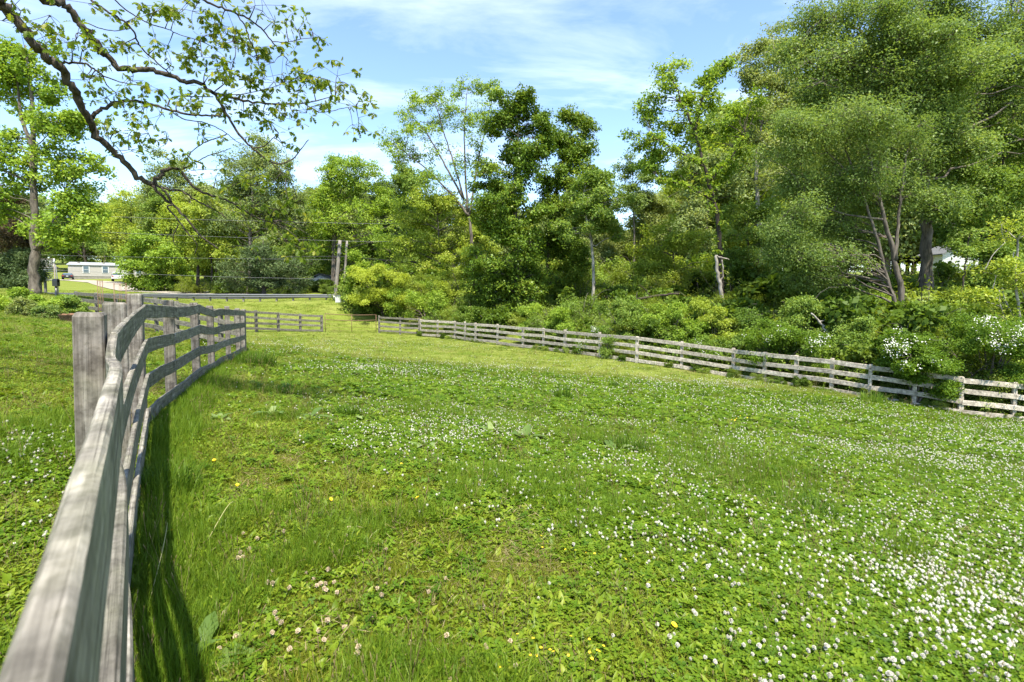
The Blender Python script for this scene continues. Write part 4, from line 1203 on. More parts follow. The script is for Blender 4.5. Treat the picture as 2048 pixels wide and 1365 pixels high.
px_tree('broadleaf_tree', 'tall olive green tree with a straight pale trunk between crooked and willowy trees', 'tree', 42, [(1522, 600), (1520, 500), (1517, 420), (1512, 330), (1525, 230), (1560, 130)], .24,
        [(1500, 120, 40, 22), (1545, 80, 42, 24), (1580, 115, 42, 26), (1505, 165, 36, 22), (1560, 165, 50, 28), (1600, 180, 40, 35), (1520, 225, 55, 30), (1580, 240, 50, 32), (1505, 285, 45, 30), (1560, 310, 55, 34), (1525, 365, 50, 30), (1590, 360, 45, 34), (1480, 250, 35, 30)],
        LF['olive'], M['bark_pale'], 20, extra=[([(1560, 130), (1550, 100), (1500, 115)], .07, .02), ([(1525, 230), (1590, 170), (1610, 110)], .1, .03)], nb=6, nc=8, per=32, lsize=.21, spread=.52, shell=.35)
px_tree('oak_tree', 'huge tall green tree with the thickest trunk behind the flowering rose bush', 'tree', 27, [(1852, 640), (1853, 560), (1852, 460), (1850, 340), (1845, 200), (1838, 60), (1835, -70)], .36,
        [(1640, 45, 62, 42), (1600, 100, 40, 30), (1720, 20, 75, 45), (1810, 40, 80, 50), (1900, 30, 80, 50), (1985, 45, 70, 50), (2050, 60, 60, 60), (1660, 120, 70, 42), (1750, 110, 75, 46), (1840, 130, 75, 46), (1930, 130, 75, 48), (2020, 150, 60, 55), (1700, 190, 72, 44), (1790, 200, 75, 44), (1880, 215, 70, 44), (1970, 230, 65, 50), (1680, -50, 85, 45), (1800, -60, 100, 50), (1930, -60, 100, 50), (2060, -40, 70, 60), (2100, 200, 50, 80), (1640, 180, 40, 36), (1855, 80, 70, 50, -2.6), (1900, 160, 70, 45, -2.6), (1880, 240, 70, 45, -2.4), (1830, 170, 60, 45, -2.4), (1960, 120, 60, 50, -2.4), (1840, 280, 50, 36, -2), (1870, 410, 45, 36, -2), (1930, 300, 50, 40, -2), (1800, 60, 60, 50, -2.4)],
        LF['grey'], M['bark'], 21, extra=[([(1845, 220), (1780, 130), (1720, 60), (1660, 30)], .09, .03), ([(1848, 280), (1920, 160), (1980, 80), (2030, 40)], .09, .03), ([(1842, 160), (1800, 60), (1770, -40)], .08, .03)],
        nb=10, nc=15, per=27, lsize=.13, spread=.55, aspect=.5, shell=.0, fat=1.3, flat=1.0)
px_tree('willow_tree', 'multi stemmed fine leaved tree with slim leaning trunks behind the rail fence', 'tree', 23.5, [(1816, 668), (1800, 580), (1785, 500), (1762, 410), (1740, 320), (1720, 250)], .14,
        [(1610, 250, 60, 34), (1690, 245, 70, 40), (1770, 250, 65, 40), (1600, 310, 62, 36), (1680, 320, 75, 42), (1760, 330, 70, 42), (1585, 370, 55, 34), (1650, 390, 70, 38), (1730, 405, 65, 38, 1.6), (1590, 435, 58, 34), (1660, 455, 65, 36, 1.2), (1730, 470, 50, 32, 1.8), (1620, 505, 60, 32), (1690, 520, 55, 28), (1830, 290, 55, 40), (1820, 370, 48, 38), (1560, 480, 45, 36), (1640, 560, 50, 26)],
        LF['grey'], M['bark'], 22, extra=[([(1805, 660), (1775, 560), (1755, 480), (1730, 400), (1690, 300)], .1, .03), ([(1758, 400), (1700, 350), (1640, 290)], .06, .02), ([(1770, 440), (1690, 430), (1610, 400)], .05, .02), ([(1790, 520), (1800, 400), (1815, 300)], .08, .03)],
        nb=8, nc=14, per=30, lsize=.11, spread=.48, aspect=.42, droop=.6, shell=.0, fat=1.25, flat=1.0)
px_tree('broadleaf_tree', 'shady green tree with dark trunk close by the white house', 'tree', 28, [(2012, 640), (2010, 520), (2008, 400), (2005, 280)], .2,
        [(1960, 290, 55, 42), (2030, 300, 50, 45), (1930, 350, 50, 36), (1995, 370, 60, 42), (2050, 400, 40, 50), (1920, 415, 50, 30), (1980, 440, 52, 34), (1900, 470, 35, 24), (2040, 470, 40, 36), (1890, 310, 45, 40), (1985, 500, 36, 22, -2), (1998, 540, 36, 22, -2), (1970, 565, 26, 14, -2)],
        LF['mid'], M['bark_dark'], 23, nb=7, nc=8, per=42, lsize=.14, spread=.44, aspect=.6)
px_tree('sapling', 'thin dark leaning sapling in front of the white house', 'tree', 25, [(1912, 660), (1922, 590), (1932, 530), (1938, 470)], .05, [(1940, 470, 30, 20), (1920, 500, 22, 14)], LF['mid'], M['bark_dark'], 24, nb=5, nc=6, per=24, lsize=.13, spread=.3)
px_tree('tangled_bush', 'yellow green tangle of pale bare vines beside the dark trunk', 'bush', 19.5, [(2045, 720), (2040, 640), (2030, 560), (2035, 480)], .06,
        [(2035, 470, 40, 26), (2000, 540, 36, 18), (2050, 560, 40, 30), (1960, 590, 30, 12), (2030, 620, 40, 22)], LF['yellow'], M['bark_pale'], 25,
        extra=[([(2040, 690), (2015, 650), (2000, 610), (1998, 580)], .022, .015), ([(2042, 670), (2025, 630), (2010, 600), (2003, 575)], .02, .014), ([(2050, 600), (2035, 560), (2024, 520), (2028, 505)], .025, .016), ([(1970, 540), (1985, 510), (2010, 485)], .014, .01), ([(1985, 580), (1992, 555), (1996, 535)], .014, .01)],
        nb=5, nc=6, per=24, lsize=.12, spread=.34)
px_tree('broadleaf_tree', 'lush yellow green young tree under the crooked open tree', 'tree', 37, [(1350, 610), (1350, 560), (1345, 480)], .12,
        [(1330, 470, 40, 26), (1380, 490, 40, 28), (1310, 510, 42, 26), (1355, 530, 50, 26), (1400, 540, 36, 26), (1290, 550, 35, 22), (1350, 565, 52, 20)], LF['yellow'], M['bark'], 26, nb=6, nc=8, per=36, lsize=.17, spread=.44)
px_tree('broadleaf_tree', 'hazy brownish green tree in the gap beside the slim pale trunk', 'tree', 62, [(1300, 590), (1300, 500), (1300, 380)], .22,
        [(1300, 400, 45, 30), (1345, 410, 40, 30), (1275, 440, 34, 30), (1325, 450, 50, 30), (1265, 490, 32, 35), (1310, 500, 50, 28)], LF['olive'], M['bark'], 27, nb=6, nc=8, per=36, lsize=.25, spread=.62)
px_tree('broadleaf_tree', 'pale green feathery tree behind the crooked open tree', 'tree', 55, [(1270, 590), (1268, 480), (1265, 330)], .16,
        [(1262, 330, 26, 22), (1285, 360, 30, 22), (1250, 375, 22, 20), (1275, 400, 30, 20)], LF['grey'], M['bark'], 28, nb=6, nc=7, per=30, lsize=.22, spread=.5)
px_tree('broadleaf_tree', 'green bushy tree between the straight pale trunk and willowy stems', 'tree', 34, [(1500, 610), (1500, 560), (1495, 470)], .13,
        [(1480, 470, 42, 28), (1530, 480, 42, 30), (1470, 520, 40, 28), (1520, 540, 46, 26), (1560, 530, 40, 30), (1450, 555, 30, 24), (1490, 430, 40, 30), (1545, 430, 40, 30)], LF['mid'], M['bark'], 29, nb=6, nc=8, per=36, lsize=.16, spread=.44)

# --- broken snags and dead wood behind the fence
def deadwood(name, label, Y, paths, mat, cat='dead tree'):
    mb = MB()
    for ps, r0, r1 in paths:
        P = np.array([at(p[0], p[1], Y + (p[2] if len(p) > 2 else 0)) for p in ps])
        s = np.linspace(0, len(P) - 1, 4 * len(P)); P = np.stack([np.interp(s, np.arange(len(P)), P[:, c]) for c in range(3)], -1)
        P[1:-1] += np.random.default_rng(len(ps)).normal(0, .02, (len(P) - 2, 3))
        mb.tube(P, np.linspace(r0, r1, len(P)), 8)
    return tag(mb.build(name, mat), label, cat)


deadwood('snag', 'pale broken snag leaning among shrubs beside the crooked dark trunk', 29.5, [([(1449, 625), (1440, 575), (1434, 540), (1432, 512)], .13, .08), ([(1430, 512), (1445, 516), (1458, 520)], .05, .03), ([(1440, 575), (1446, 545), (1444, 520)], .05, .03)], M['bark_pale'])
deadwood('fallen_branch', 'bare pale branch slanting out of the dark thicket', 20.5, [([(1655, 668), (1640, 645), (1622, 627)], .05, .03), ([(1640, 645), (1650, 640)], .02, .012)], M['bark_pale'], 'branch')
deadwood('fallen_log', 'dark fallen log lying across the top of the thicket', 30, [([(1268, 600), (1310, 592), (1358, 588)], .075, .06), ([(1300, 593), (1290, 578), (1276, 570)], .03, .015)], M['bark_dark'], 'log')

# ---------------------------------------------------------------- the overhanging oak
def lobed_leaf(mb, base, d, nrm, ln, g, rv):
    """oak leaf with lobes"""
    d = unit(d); nrm = unit(nrm - d * (nrm @ d)); s = np.cross(nrm, d)
    w = ln * .62
    prof = [(.0, .02), (.16, .10), (.28, .40), (.38, .16), (.52, .5), (.62, .2), (.78, .38), (.86, .12), (1.0, .0)]
    V = []
    for (t, h) in prof:
        c_ = base + d * ln * t - nrm * ln * .22 * t * t
        fold = nrm * h * w * .3
        tt = d * ln * (.07 if h > .3 else 0)
        V += [c_ - s * h * w + fold + tt, c_, c_ + s * h * w + fold + tt]
    Q = []
    for k in range(len(prof) - 1):
        a = 3 * k; Q += [(a, a + 1, a + 4, a + 3), (a + 1, a + 2, a + 5, a + 4)]
    mb.add(V, Q=Q, a=np.full((len(V), 3), rv))


def build_oak():
    g = np.random.default_rng(77)
    S = 2.625
    OAKL = leafmat('oak leaf', (.09, .145, .012), (.175, .245, .022), (.34, .34, .055), .6, .42, .35)
    tb = np.array([-8.2, 1.2, g1(-8.2, 1.2)])
    root = empty('oak_tree', 'large oak reaching over the meadow with drooping dark limbs and young lobed leaves', 'tree', tb)
    mw, ml = MB(), MB()
    tp = np.array([tb + (0, 0, -.2), tb + (.05, 0, 2), tb + (.1, .1, 4.5), tb + (.0, .2, 7), tb + (-.3, .2, 9.5), tb + (-.4, .1, 12)])
    s_ = np.linspace(0, 5, 24); tp = np.stack([np.interp(s_, np.arange(6), tp[:, c]) for c in range(3)], -1)
    mw.tube(tp, np.linspace(.42, .12, 24) * (1 + .25 * np.exp(-np.arange(24) / 1.5)), 12)

    def limb(pts, w0, w1, Y0, Y1, pre=None, sides=9, wob=.012):
        """pts in the enlarged crop of the photo; widths in the same pixels"""
        n = len(pts); Ys = np.linspace(Y0, Y1, n)
        P = np.array([at(x / S, y / S, Yq) for (x, y), Yq in zip(pts, Ys)])
        r = .82 * np.linspace(w0, w1, n) / S / 2 * Ys / F
        if pre is not None:
            pre = np.array(pre); P = np.concatenate([pre, P]); r = np.concatenate([np.linspace(r[0] * 1.5, r[0] * 1.05, len(pre)), r])
        s = np.linspace(0, len(P) - 1, 4 * len(P)); i_ = np.arange(len(P))
        P2 = np.stack([np.interp(s, i_, P[:, c]) for c in range(3)], -1); r2 = np.interp(s, i_, r)
        for _ in range(2): P2[1:-1] = .25 * P2[:-2] + .5 * P2[1:-1] + .25 * P2[2:]
        P2[1:-1] += g.normal(0, wob, (len(P2) - 2, 3)) * np.minimum(1, r2[1:-1] / .03)[:, None]
        r2 = r2 * (1 + .05 * g.normal(0, 1, len(r2)))
        mw.tube(P2, r2, sides)
        return P2

    tj = tp[12]; tk = tp[15]; tl = tp[18]
    limbs = []
    limbs.append(limb([(-160, -160), (-60, -50), (10, 35), (60, 90), (150, 180), (210, 280), (300, 330), (350, 400), (395, 480), (430, 570), (480, 660), (530, 740), (590, 790), (660, 860), (740, 940), (800, 970)], 62, 30, 4.6, 6.0, pre=[tj, tj + (.9, .9, .9), tj + (1.9, 1.9, 1.0)]))
    limbs.append(limb([(800, 970), (840, 925), (865, 895), (905, 875), (950, 900), (1000, 970), (1080, 1020), (1190, 1050), (1260, 1095), (1340, 1140), (1410, 1165)], 26, 7, 6.0, 6.5))
    limbs.append(limb([(800, 970), (860, 990), (960, 1005), (1040, 1060), (1130, 1100), (1190, 1145)], 16, 6, 6.0, 6.3))
    limbs.append(limb([(800, 975), (850, 1030), (900, 1070), (980, 1150), (1060, 1250), (1145, 1305)], 20, 8, 6.0, 6.2))
    limbs.append(limb([(905, 1075), (870, 1085), (930, 1150), (1000, 1240), (1040, 1290), (1020, 1340)], 12, 5, 6.0, 6.2))
    limbs.append(limb([(900, 1070), (880, 1020), (845, 985)], 16, 12, 6.05, 6.0))
    limbs.append(limb([(940, 1180), (905, 1240), (920, 1290), (950, 1310)], 7, 3, 6.1, 6.2, sides=5))
    limbs.append(limb([(100, -190), (170, -80), (225, 0), (270, 8), (340, 15), (400, 90), (450, 160), (510, 240), (570, 310), (650, 370), (720, 355), (800, 370), (900, 400), (980, 430), (1050, 435), (1120, 490)], 50, 22, 4.9, 6.1, pre=[tk, tk + (1.2, .9, .8), tk + (2.4, 2.3, .6)]))
    limbs.append(limb([(1120, 490), (1200, 510), (1300, 530), (1400, 548), (1500, 548), (1600, 545), (1690, 522), (1760, 505)], 18, 4, 6.1, 6.4))
    limbs.append(limb([(1600, 548), (1680, 595), (1760, 580), (1820, 565), (1870, 560)], 6, 3, 6.3, 6.4, sides=5))
    limbs.append(limb([(1120, 490), (1170, 560), (1220, 650), (1290, 750), (1350, 800), (1420, 855), (1480, 865), (1540, 835), (1580, 785), (1620, 735)], 18, 5, 6.1, 6.5))
    limbs.append(limb([(1330, 780), (1390, 770), (1430, 730), (1462, 700)], 9, 4, 6.2, 6.3, sides=5))
    limbs.append(limb([(1430, 860), (1460, 890), (1500, 930)], 7, 3, 6.3, 6.4, sides=5))
    limbs.append(limb([(300, 325), (345, 330), (440, 330), (500, 365), (540, 400), (620, 430), (690, 445)], 16, 5, 5.3, 5.6))
    limbs.append(limb([(540, 400), (560, 450), (600, 480), (640, 530)], 8, 4, 5.5, 5.7, sides=5))
    limbs.append(limb([(480, 625), (510, 590), (560, 560), (640, 530), (720, 532), (800, 550), (900, 580), (1000, 605), (1100, 608), (1160, 610)], 24, 9, 5.6, 6.1))
    limbs.append(limb([(900, 585), (960, 630), (1060, 640), (1140, 670), (1190, 700), (1240, 745), (1300, 770)], 8, 4, 6.0, 6.2, sides=5))
    limbs.append(limb([(1190, 705), (1140, 725), (1080, 745), (1010, 790), (985, 830), (960, 890)], 8, 5, 6.1, 6.0, sides=5))
    limbs.append(limb([(960, 890), (1030, 850), (1100, 815), (1160, 800), (1215, 778)], 8, 4, 6.0, 6.2, sides=5))
    limbs.append(limb([(880, 560), (890, 520), (950, 505), (1030, 510), (1120, 510)], 9, 6, 5.9, 6.1, sides=5))
    limbs.append(limb([(440, -40), (490, 15), (560, 60), (640, 105), (700, 155), (720, 220), (735, 245), (800, 310), (870, 370), (910, 400)], 14, 7, 5.3, 5.9, pre=[tl, tl + (2.2, 2.2, .3)]))
    limbs.append(limb([(580, -30), (620, 20), (700, 80), (800, 135), (870, 150), (930, 180), (1050, 215)], 9, 4, 5.5, 6.0, pre=[tl + (2.2, 2.2, .3)], sides=6))
    limbs.append(limb([(990, -60), (1070, 5), (1150, 40), (1240, 70), (1310, 100), (1370, 150), (1430, 220), (1480, 280), (1510, 315)], 16, 5, 5.6, 6.3, pre=[tl, tl + (3.0, 2.6, .2)]))
    limbs.append(limb([(1240, 70), (1290, 140), (1310, 210), (1350, 290), (1360, 360), (1390, 380)], 9, 4, 6.0, 6.2, sides=5))
    limbs.append(limb([(1430, 220), (1500, 225), (1580, 205), (1660, 200)], 6, 3, 6.2, 6.3, sides=5))
    limbs.append(limb([(440, 115), (520, 150), (600, 165), (690, 150)], 7, 4, 5.4, 5.6, sides=5))
    limbs.append(limb([(1120, 490), (1200, 420), (1220, 350), (1240, 280), (1230, 200)], 8, 4, 6.1, 6.2, sides=5))
    limbs.append(limb([(1120, 495), (1260, 500), (1400, 470), (1520, 430)], 8, 3, 6.1, 6.3, sides=5))
    limbs.append(limb([(590, 790), (700, 790), (800, 745), (890, 715)], 5, 2, 5.8, 5.9, sides=5))
    limbs.append(limb([(660, 860), (640, 800), (580, 740), (560, 690)], 6, 3, 5.8, 5.9, sides=5))
    limbs.append(limb([(150, 180), (200, 160), (230, 120), (270, 80)], 6, 2, 5.1, 5.2, sides=5))
    limbs.append(limb([(1000, 895), (1080, 890), (1180, 890)], 5, 2, 6.0, 6.1, sides=5))
    limbs.append(limb([(1270, 1110), (1300, 1180), (1320, 1260)], 5, 2, 6.4, 6.4, sides=5))
    limbs.append(limb([(950, 900), (900, 960), (850, 985), (1190, 990)], 5, 2, 6.0, 6.2, sides=4))
    pts_all = np.concatenate(limbs)
    # leaf clusters where the photo shows them (crop pixels, how many leaves)
    CLU = [(650, 230, 12), (680, 260, 8), (600, 250, 8), (830, 240, 9), (880, 240, 5), (470, 20, 8), (655, 120, 6), (760, 30, 14), (820, 60, 12), (900, 40, 14), (945, 70, 10), (980, 20, 10), (1010, 60, 7),
           (1240, 180, 22), (1220, 220, 16), (1190, 180, 10), (990, 310, 18), (1030, 315, 9), (1110, 390, 14), (1090, 370, 8), (1300, 260, 18), (1330, 300, 12), (1270, 230, 12), (1320, 430, 22), (1380, 420, 16), (1440, 430, 16), (1480, 430, 8),
           (1600, 390, 14), (1640, 440, 16), (1620, 420, 12), (1720, 420, 12), (1770, 400, 14), (1800, 430, 10), (1740, 470, 8), (1900, 500, 12), (1870, 560, 10), (1880, 620, 9), (1850, 655, 8), (1610, 595, 6), (1640, 560, 8), (1700, 560, 6),
           (1530, 580, 10), (1460, 540, 8), (1500, 620, 8), (1380, 600, 12), (1330, 590, 12), (1280, 600, 10), (1420, 640, 7), (1440, 330, 10), (1400, 290, 8), (1500, 340, 8), (1560, 160, 8), (1640, 170, 6), (1680, 200, 6), (1560, 240, 8), (1500, 130, 7),
           (1440, 110, 8), (1380, 60, 8), (1340, 30, 8), (1200, 560, 8), (1160, 600, 8), (1040, 560, 10), (1000, 520, 8), (960, 500, 8), (1060, 540, 8), (680, 710, 14), (720, 720, 8), (620, 700, 8), (560, 680, 10), (545, 650, 6), (470, 420, 12), (440, 410, 6),
           (560, 510, 8), (620, 560, 9), (650, 570, 8), (740, 640, 6), (780, 700, 5), (870, 760, 5), (690, 795, 6), (950, 850, 10), (985, 850, 7), (1040, 690, 4), (1070, 725, 4), (370, 240, 6), (350, 290, 5), (400, 210, 5), (430, 270, 6), (260, 80, 7), (230, 140, 5), (290, 170, 5), (240, 230, 5), (110, 60, 5), (60, 60, 4), (10, 110, 4),
           (700, 400, 8), (760, 460, 7), (680, 420, 6), (840, 480, 7), (900, 340, 6), (1160, 130, 7), (1110, 180, 6), (1130, 260, 7), (1160, 340, 6), (1210, 330, 8), (1480, 390, 8), (1560, 500, 7), (1270, 520, 7), (1250, 400, 8), (1060, 300, 5),
           (1300, 720, 6), (1480, 750, 5), (1490, 770, 3), (1300, 940, 10), (1400, 990, 10), (1200, 990, 8), (1500, 1010, 10), (1560, 1050, 10), (1450, 1100, 9), (1550, 1150, 12), (1600, 1190, 12), (1640, 1250, 14), (1500, 1260, 9), (1600, 1320, 12), (1540, 1340, 10), (1130, 940, 7), (1250, 1060, 7), (1350, 1080, 8), (1100, 1090, 5), (1500, 1190, 9), (1390, 1180, 6), (1290, 1290, 4), (760, 560, 6), (850, 600, 5), (930, 560, 5)]
    for (x, y, n) in CLU:
        k = int(np.argmin(np.hypot(*(np.array(project(pts_all)) - np.array([[x / S], [y / S]])))))
        Yq = pts_all[k, 1] + g.normal(0, .18)
        cpt = at(x / S, y / S, Yq)
        p0 = pts_all[k]; dv = cpt - p0; L_ = np.linalg.norm(dv)
        if L_ > .04:
            pp = bez(p0, p0 + dv * .5 + g.normal(0, .08 * L_, 3) + (0, 0, .1 * L_), cpt, 6)
            mw.tube(pp, np.linspace(.0065, .003, 6), 4)
        big = 1.25 if (x, y) in ((1240, 180), (990, 310), (1320, 430)) else 1.0
        for q in range(4):
            e = cpt + g.normal(0, 1, 3) * np.array([.13, .13, .10]) * (.7 + .03 * n)
            mw.tube(bez(cpt, (cpt + e) / 2 + g.normal(0, .015, 3), e, 4), np.linspace(.003, .0018, 4), 3)
            m_ = max(3, int(round(n * .8)))
            for _ in range(m_):
                dd = unit(g.normal(0, 1, 3) + np.array([.25, 0, -.85])); base = e + dd * .012
                lobed_leaf(ml, base, dd, unit(g.normal(0, 1, 3) + np.array([0, -.3, .7])), g.uniform(.045, .092) * big, g, float(np.clip(g.normal(.45, .3), 0, 1)))
    mw.build('trunk', M['bark_oak'], root)
    # the crown out of sight overhead and behind: it throws the dappled shade on the near meadow
    cw, cl = MB(), MB()
    tr = [(tp[10:], .3, .1), (np.array([tj, tj + (-2, 1, 2), tj + (-3.5, 2, 3)]), .2, .05), (np.array([tk, tk + (1.0, -2.2, 1.6), tk + (2.6, -4.6, 2.2)]), .09, .03), (np.array([tj, tj + (-1, -2, 2), tj + (-2, -4, 3)]), .16, .04)]
    bl = [((-8.2, 1, 12.5), (2.4, 2.4, 1.8)), ((-7.5, -2.5, 10.5), (2.0, 1.8, 1.3)), ((-9.8, -1.5, 10.5), (2.2, 2.2, 1.6)), ((-7.0, -4.8, 12), (2, 2, 1.5)), ((-4.6, -4.4, 10.4), (1.4, 1.3, .9))]
    grow(cw, cl, tr, bl, g, nb=7, nc=6, per=17, lsize=.11, spread=.55)
    # what remains of it joins the crown mesh
    b0 = np.concatenate(cl.V); q0 = np.concatenate(cl.Q); a0 = np.concatenate(cl.A)
    ml.add(b0, Q=q0, a=a0)
    ml.build('crown', OAKL, root)
    cw.build('upper_limbs', M['bark_oak'], root)


build_oak()

# ---------------------------------------------------------------- shrubs and undergrowth
def shrub_meshes(seed, leaf, bark, h=1.6, w=1.2, stems=7, nb=5, nc=8, per=34, lsize=.09, spread=.26, aspect=.55, low=True):
    g = np.random.default_rng(seed); mw, ml = MB(), MB(); tr = []; bl = []
    for k in range(stems):
        a = k * 6.283 / stems + g.normal(0, .4); rr = w * g.uniform(.15, 1.0); hh = h * g.uniform(.35, 1.0)
        top = np.array([rr * math.cos(a), rr * math.sin(a), hh])
        tr.append((np.array([(0, 0, -.1), (top[0] * .3, top[1] * .3, hh * .5), tuple(top)]), .03, .01))
        q = g.uniform(.18, .36) * w
        bl.append((top + (0, 0, -.05 * h), (q * 1.1, q * 1.1, q * .8)))
        if low or k % 3 == 0: bl.append((top * np.array([1.05, 1.05, .45]), (q, q, q * .8)))
        else:                                   # arching cane
            e = top + np.array([g.normal(0, .3) * w, -abs(g.normal(0, .35)) * w, -.15 * h]); tr.append((bez(top * .8, top * 1.1 + (0, 0, .12), e, 5), .008, .004)); bl.append((e, (q * .5, q * .5, q * .35)))
    grow(mw, ml, tr, bl, g, nb=nb, nc=nc, per=per, lsize=lsize, spread=spread, aspect=aspect, twig=False)
    return mw.mesh('shrub stems', bark), ml.mesh('shrub leaves', leaf)


urng = np.random.default_rng(31)
u_protos = []
ULEAF = [LF['under'], LF['under'], leafmat('leaf undergrowth dark', (.055, .10, .012), (.11, .175, .02), (.19, .25, .04), .4, .5, .3, True), leafmat('leaf undergrowth yellow', (.11, .16, .015), (.21, .27, .03), (.31, .35, .06), .42, .5, .3, True), LF['under']]
ULS = [.085, .06, .13, .05, .10]
for k in range(5):
    g = np.random.default_rng(300 + k); mw, ml = MB(), MB(); tr = []; bl = []
    for q in range(6):
        a = q * 1.05 + g.normal(0, .3); rr = g.uniform(.2, .75); hh = g.uniform(.5, 1.25)
        tr.append((np.array([(0, 0, -.1), (rr * .4 * math.cos(a), rr * .4 * math.sin(a), hh * .6), (rr * math.cos(a), rr * math.sin(a), hh)]), .018, .006))
        bl.append(((rr * math.cos(a), rr * math.sin(a), hh), (.36, .36, .28))); bl.append(((rr * 1.1 * math.cos(a), rr * 1.1 * math.sin(a), hh * .45), (.36, .36, .3)))
    grow(mw, ml, tr, bl, g, nb=5, nc=6, per=[26, 34, 16, 40, 12][k], lsize=ULS[k], spread=[.2, .22, .2, .18, .22][k], twig=(k in (1, 4)), aspect=[.6, .4, .7, .45, .6][k])
    if k in (1, 4):                     # bare canes arching out
        for q in range(9):
            a = g.uniform(0, 6.28); e = np.array([math.cos(a), math.sin(a), 0]) * g.uniform(.6, 1.1) + (0, 0, g.uniform(.5, 1.7))
            mw.tube(bez(np.array([0, 0, 0.]), e * np.array([.4, .4, 1.1]), e, 7), np.linspace(.012, .004, 7), 4)
    # wood joins the leaves in one mesh with two materials
    V = np.concatenate(mw.V); Q = np.concatenate(mw.Q) if mw.Q else None; T = np.concatenate(mw.T) if mw.T else None
    ml.add(V, Q=Q, T=T, m=1)
    u_protos.append(hidden_mesh(ml, 'u', [ULEAF[k], M['bark']]))
g = np.random.default_rng(320); ml = MB()
for q in range(9):                          # tall weeds on thin stems
    a = g.uniform(0, 6.28); rr = g.uniform(.05, .6); hh = g.uniform(1.0, 2.0); b0 = np.array([rr * math.cos(a), rr * math.sin(a), 0]); e = b0 + (g.normal(0, .2), g.normal(0, .2), hh)
    pp = bez(b0, (b0 + e) / 2 + g.normal(0, .08, 3), e, 8); ml.tube(pp, np.linspace(.010, .004, 8), 4, m=1)
    leaf_quads(ml, pp[2:], np.tile(np.array([[0, 0, .4]]), (6, 1)), 9, .16, .10, g, .3, .35)
u_protos.append(hidden_mesh(ml, 'u', [ULEAF[3], M['bark']]))
# strip behind the long fence, from the gate round to the far corner, as deep as the first trees
UP = []; US = []
fd = unit(pr[-1, :2] - pr[0, :2])


def add_under(n, f):
    for _ in range(n):
        r_ = f()
        if r_ is None: continue
        x, y, s = r_
        UP.append((x, y, g1(x, y) - .05)); US.append(s)


def along(dmin, dmax, s0_, s1_):
    def f():
        L_ = np.linalg.norm(pr[-1, :2] - pr[0, :2]); t = urng.uniform(-.02, 1.12); d = urng.uniform(dmin, dmax)
        i = min(len(pr) - 2, max(0, int(t * (len(pr) - 1)))); 
        base = np.array([np.interp(t * L_, np.linspace(0, L_, len(pr)), pr[:, c]) for c in range(2)])
        if t > 1: base = base + fd * (t - 1) * L_
        p = base + FN * d
        return p[0], p[1], urng.uniform(s0_, s1_)
    return f


add_under(120, along(.45, 1.4, .35, .7))
add_under(110, along(-.22, .12, .12, .30))
add_under(330, along(1.2, 4.5, .7, 1.35))
add_under(420, along(4, 12, 1.0, 1.9))
add_under(260, along(11, 24, 1.5, 2.6))


def bank():
    Y = urng.uniform(40.5, 46.0) if urng.uniform() < .55 else urng.uniform(54.5, 63); px = urng.uniform(700, 1150)
    return (px - 1024) / F * Y, Y, urng.uniform(.9, 2.0) * (1.25 if Y > 50 else 1)


add_under(210, bank)


def roadside():
    Y = urng.uniform(55, 62); px = urng.uniform(330, 720)
    return (px - 1024) / F * Y, Y, urng.uniform(.7, 1.5)


add_under(60, roadside)
ux, uy = project(np.array(UP)); kp = [not (990 < a < 1095 and 28 < p[1] < 37.6 and urng.uniform() < .85) for a, p in zip(ux, UP)]
UP = [p for p, q in zip(UP, kp) if q]; US = [p for p, q in zip(US, kp) if q]
n = len(UP); US = np.array(US)
scatter('undergrowth', u_protos, UP, np.column_stack([urng.normal(0, .08, n), urng.normal(0, .08, n), urng.uniform(0, 6.28, n)]), np.column_stack([US, US, US * urng.uniform(.75, 1.15, n)]), urng.integers(0, 6, n),
        'tangled thicket of brambles and saplings behind the pale fence')

# far woods: one mass of trees behind everything
t_protos = []
for k, (lf, h) in enumerate([(LF['hazy'], 16), (LF['mid'], 18), (LF['yellow'], 15), (LF['olive'], 17)]):
    g = np.random.default_rng(400 + k); mw, ml = MB(), MB()
    bl = []
    for q in range(15):
        z = h * g.uniform(.18, .92); rr = 3.6 * (1 - abs(z / h - .5) * 1.1) * g.uniform(.2, 1); a = g.uniform(0, 6.28)
        bl.append(((rr * math.cos(a), rr * math.sin(a), z), (1.8, 1.8, 1.35)))
    grow(mw, ml, [(np.array([(0, 0, -.3), (.1, 0, h * .4), (-.1, .1, h * .7), (0, 0, h * .95)]), .26, .04)], bl, g, nb=6, nc=8, per=34, lsize=.34, spread=.85, twig=False)
    V = np.concatenate(mw.V); ml.add(V, Q=np.concatenate(mw.Q), T=np.concatenate(mw.T) if mw.T else None, m=1)
    t_protos.append(hidden_mesh(ml, 't', [lf, M['bark']]))
WP = []; WS = []
for _ in range(150):
    Y = urng.uniform(54, 95); px = urng.uniform(1170, 2350)
    WP.append(((px - 1024) / F * Y, Y, 0)); WS.append(urng.uniform(.75, 1.05) * (.70 if px < 1330 else 1.0 if px < 1460 else 1.4))
for _ in range(60):
    Y = urng.uniform(66, 110); px = urng.uniform(560, 1180)
    WP.append(((px - 1024) / F * Y, Y, 0)); WS.append(urng.uniform(.85, 1.1) * (.92 if px < 800 else .8))
for _ in range(75):
    Y = urng.uniform(128, 185); px = urng.uniform(-120, 620)
    WP.append(((px - 1024) / F * Y, Y, 0)); WS.append(urng.uniform(.95, 1.3))
for _ in range(34):
    Y = urng.uniform(76, 104); px = urng.uniform(300, 660)
    WP.append(((px - 1024) / F * Y, Y, 0)); WS.append(urng.uniform(.72, .95))
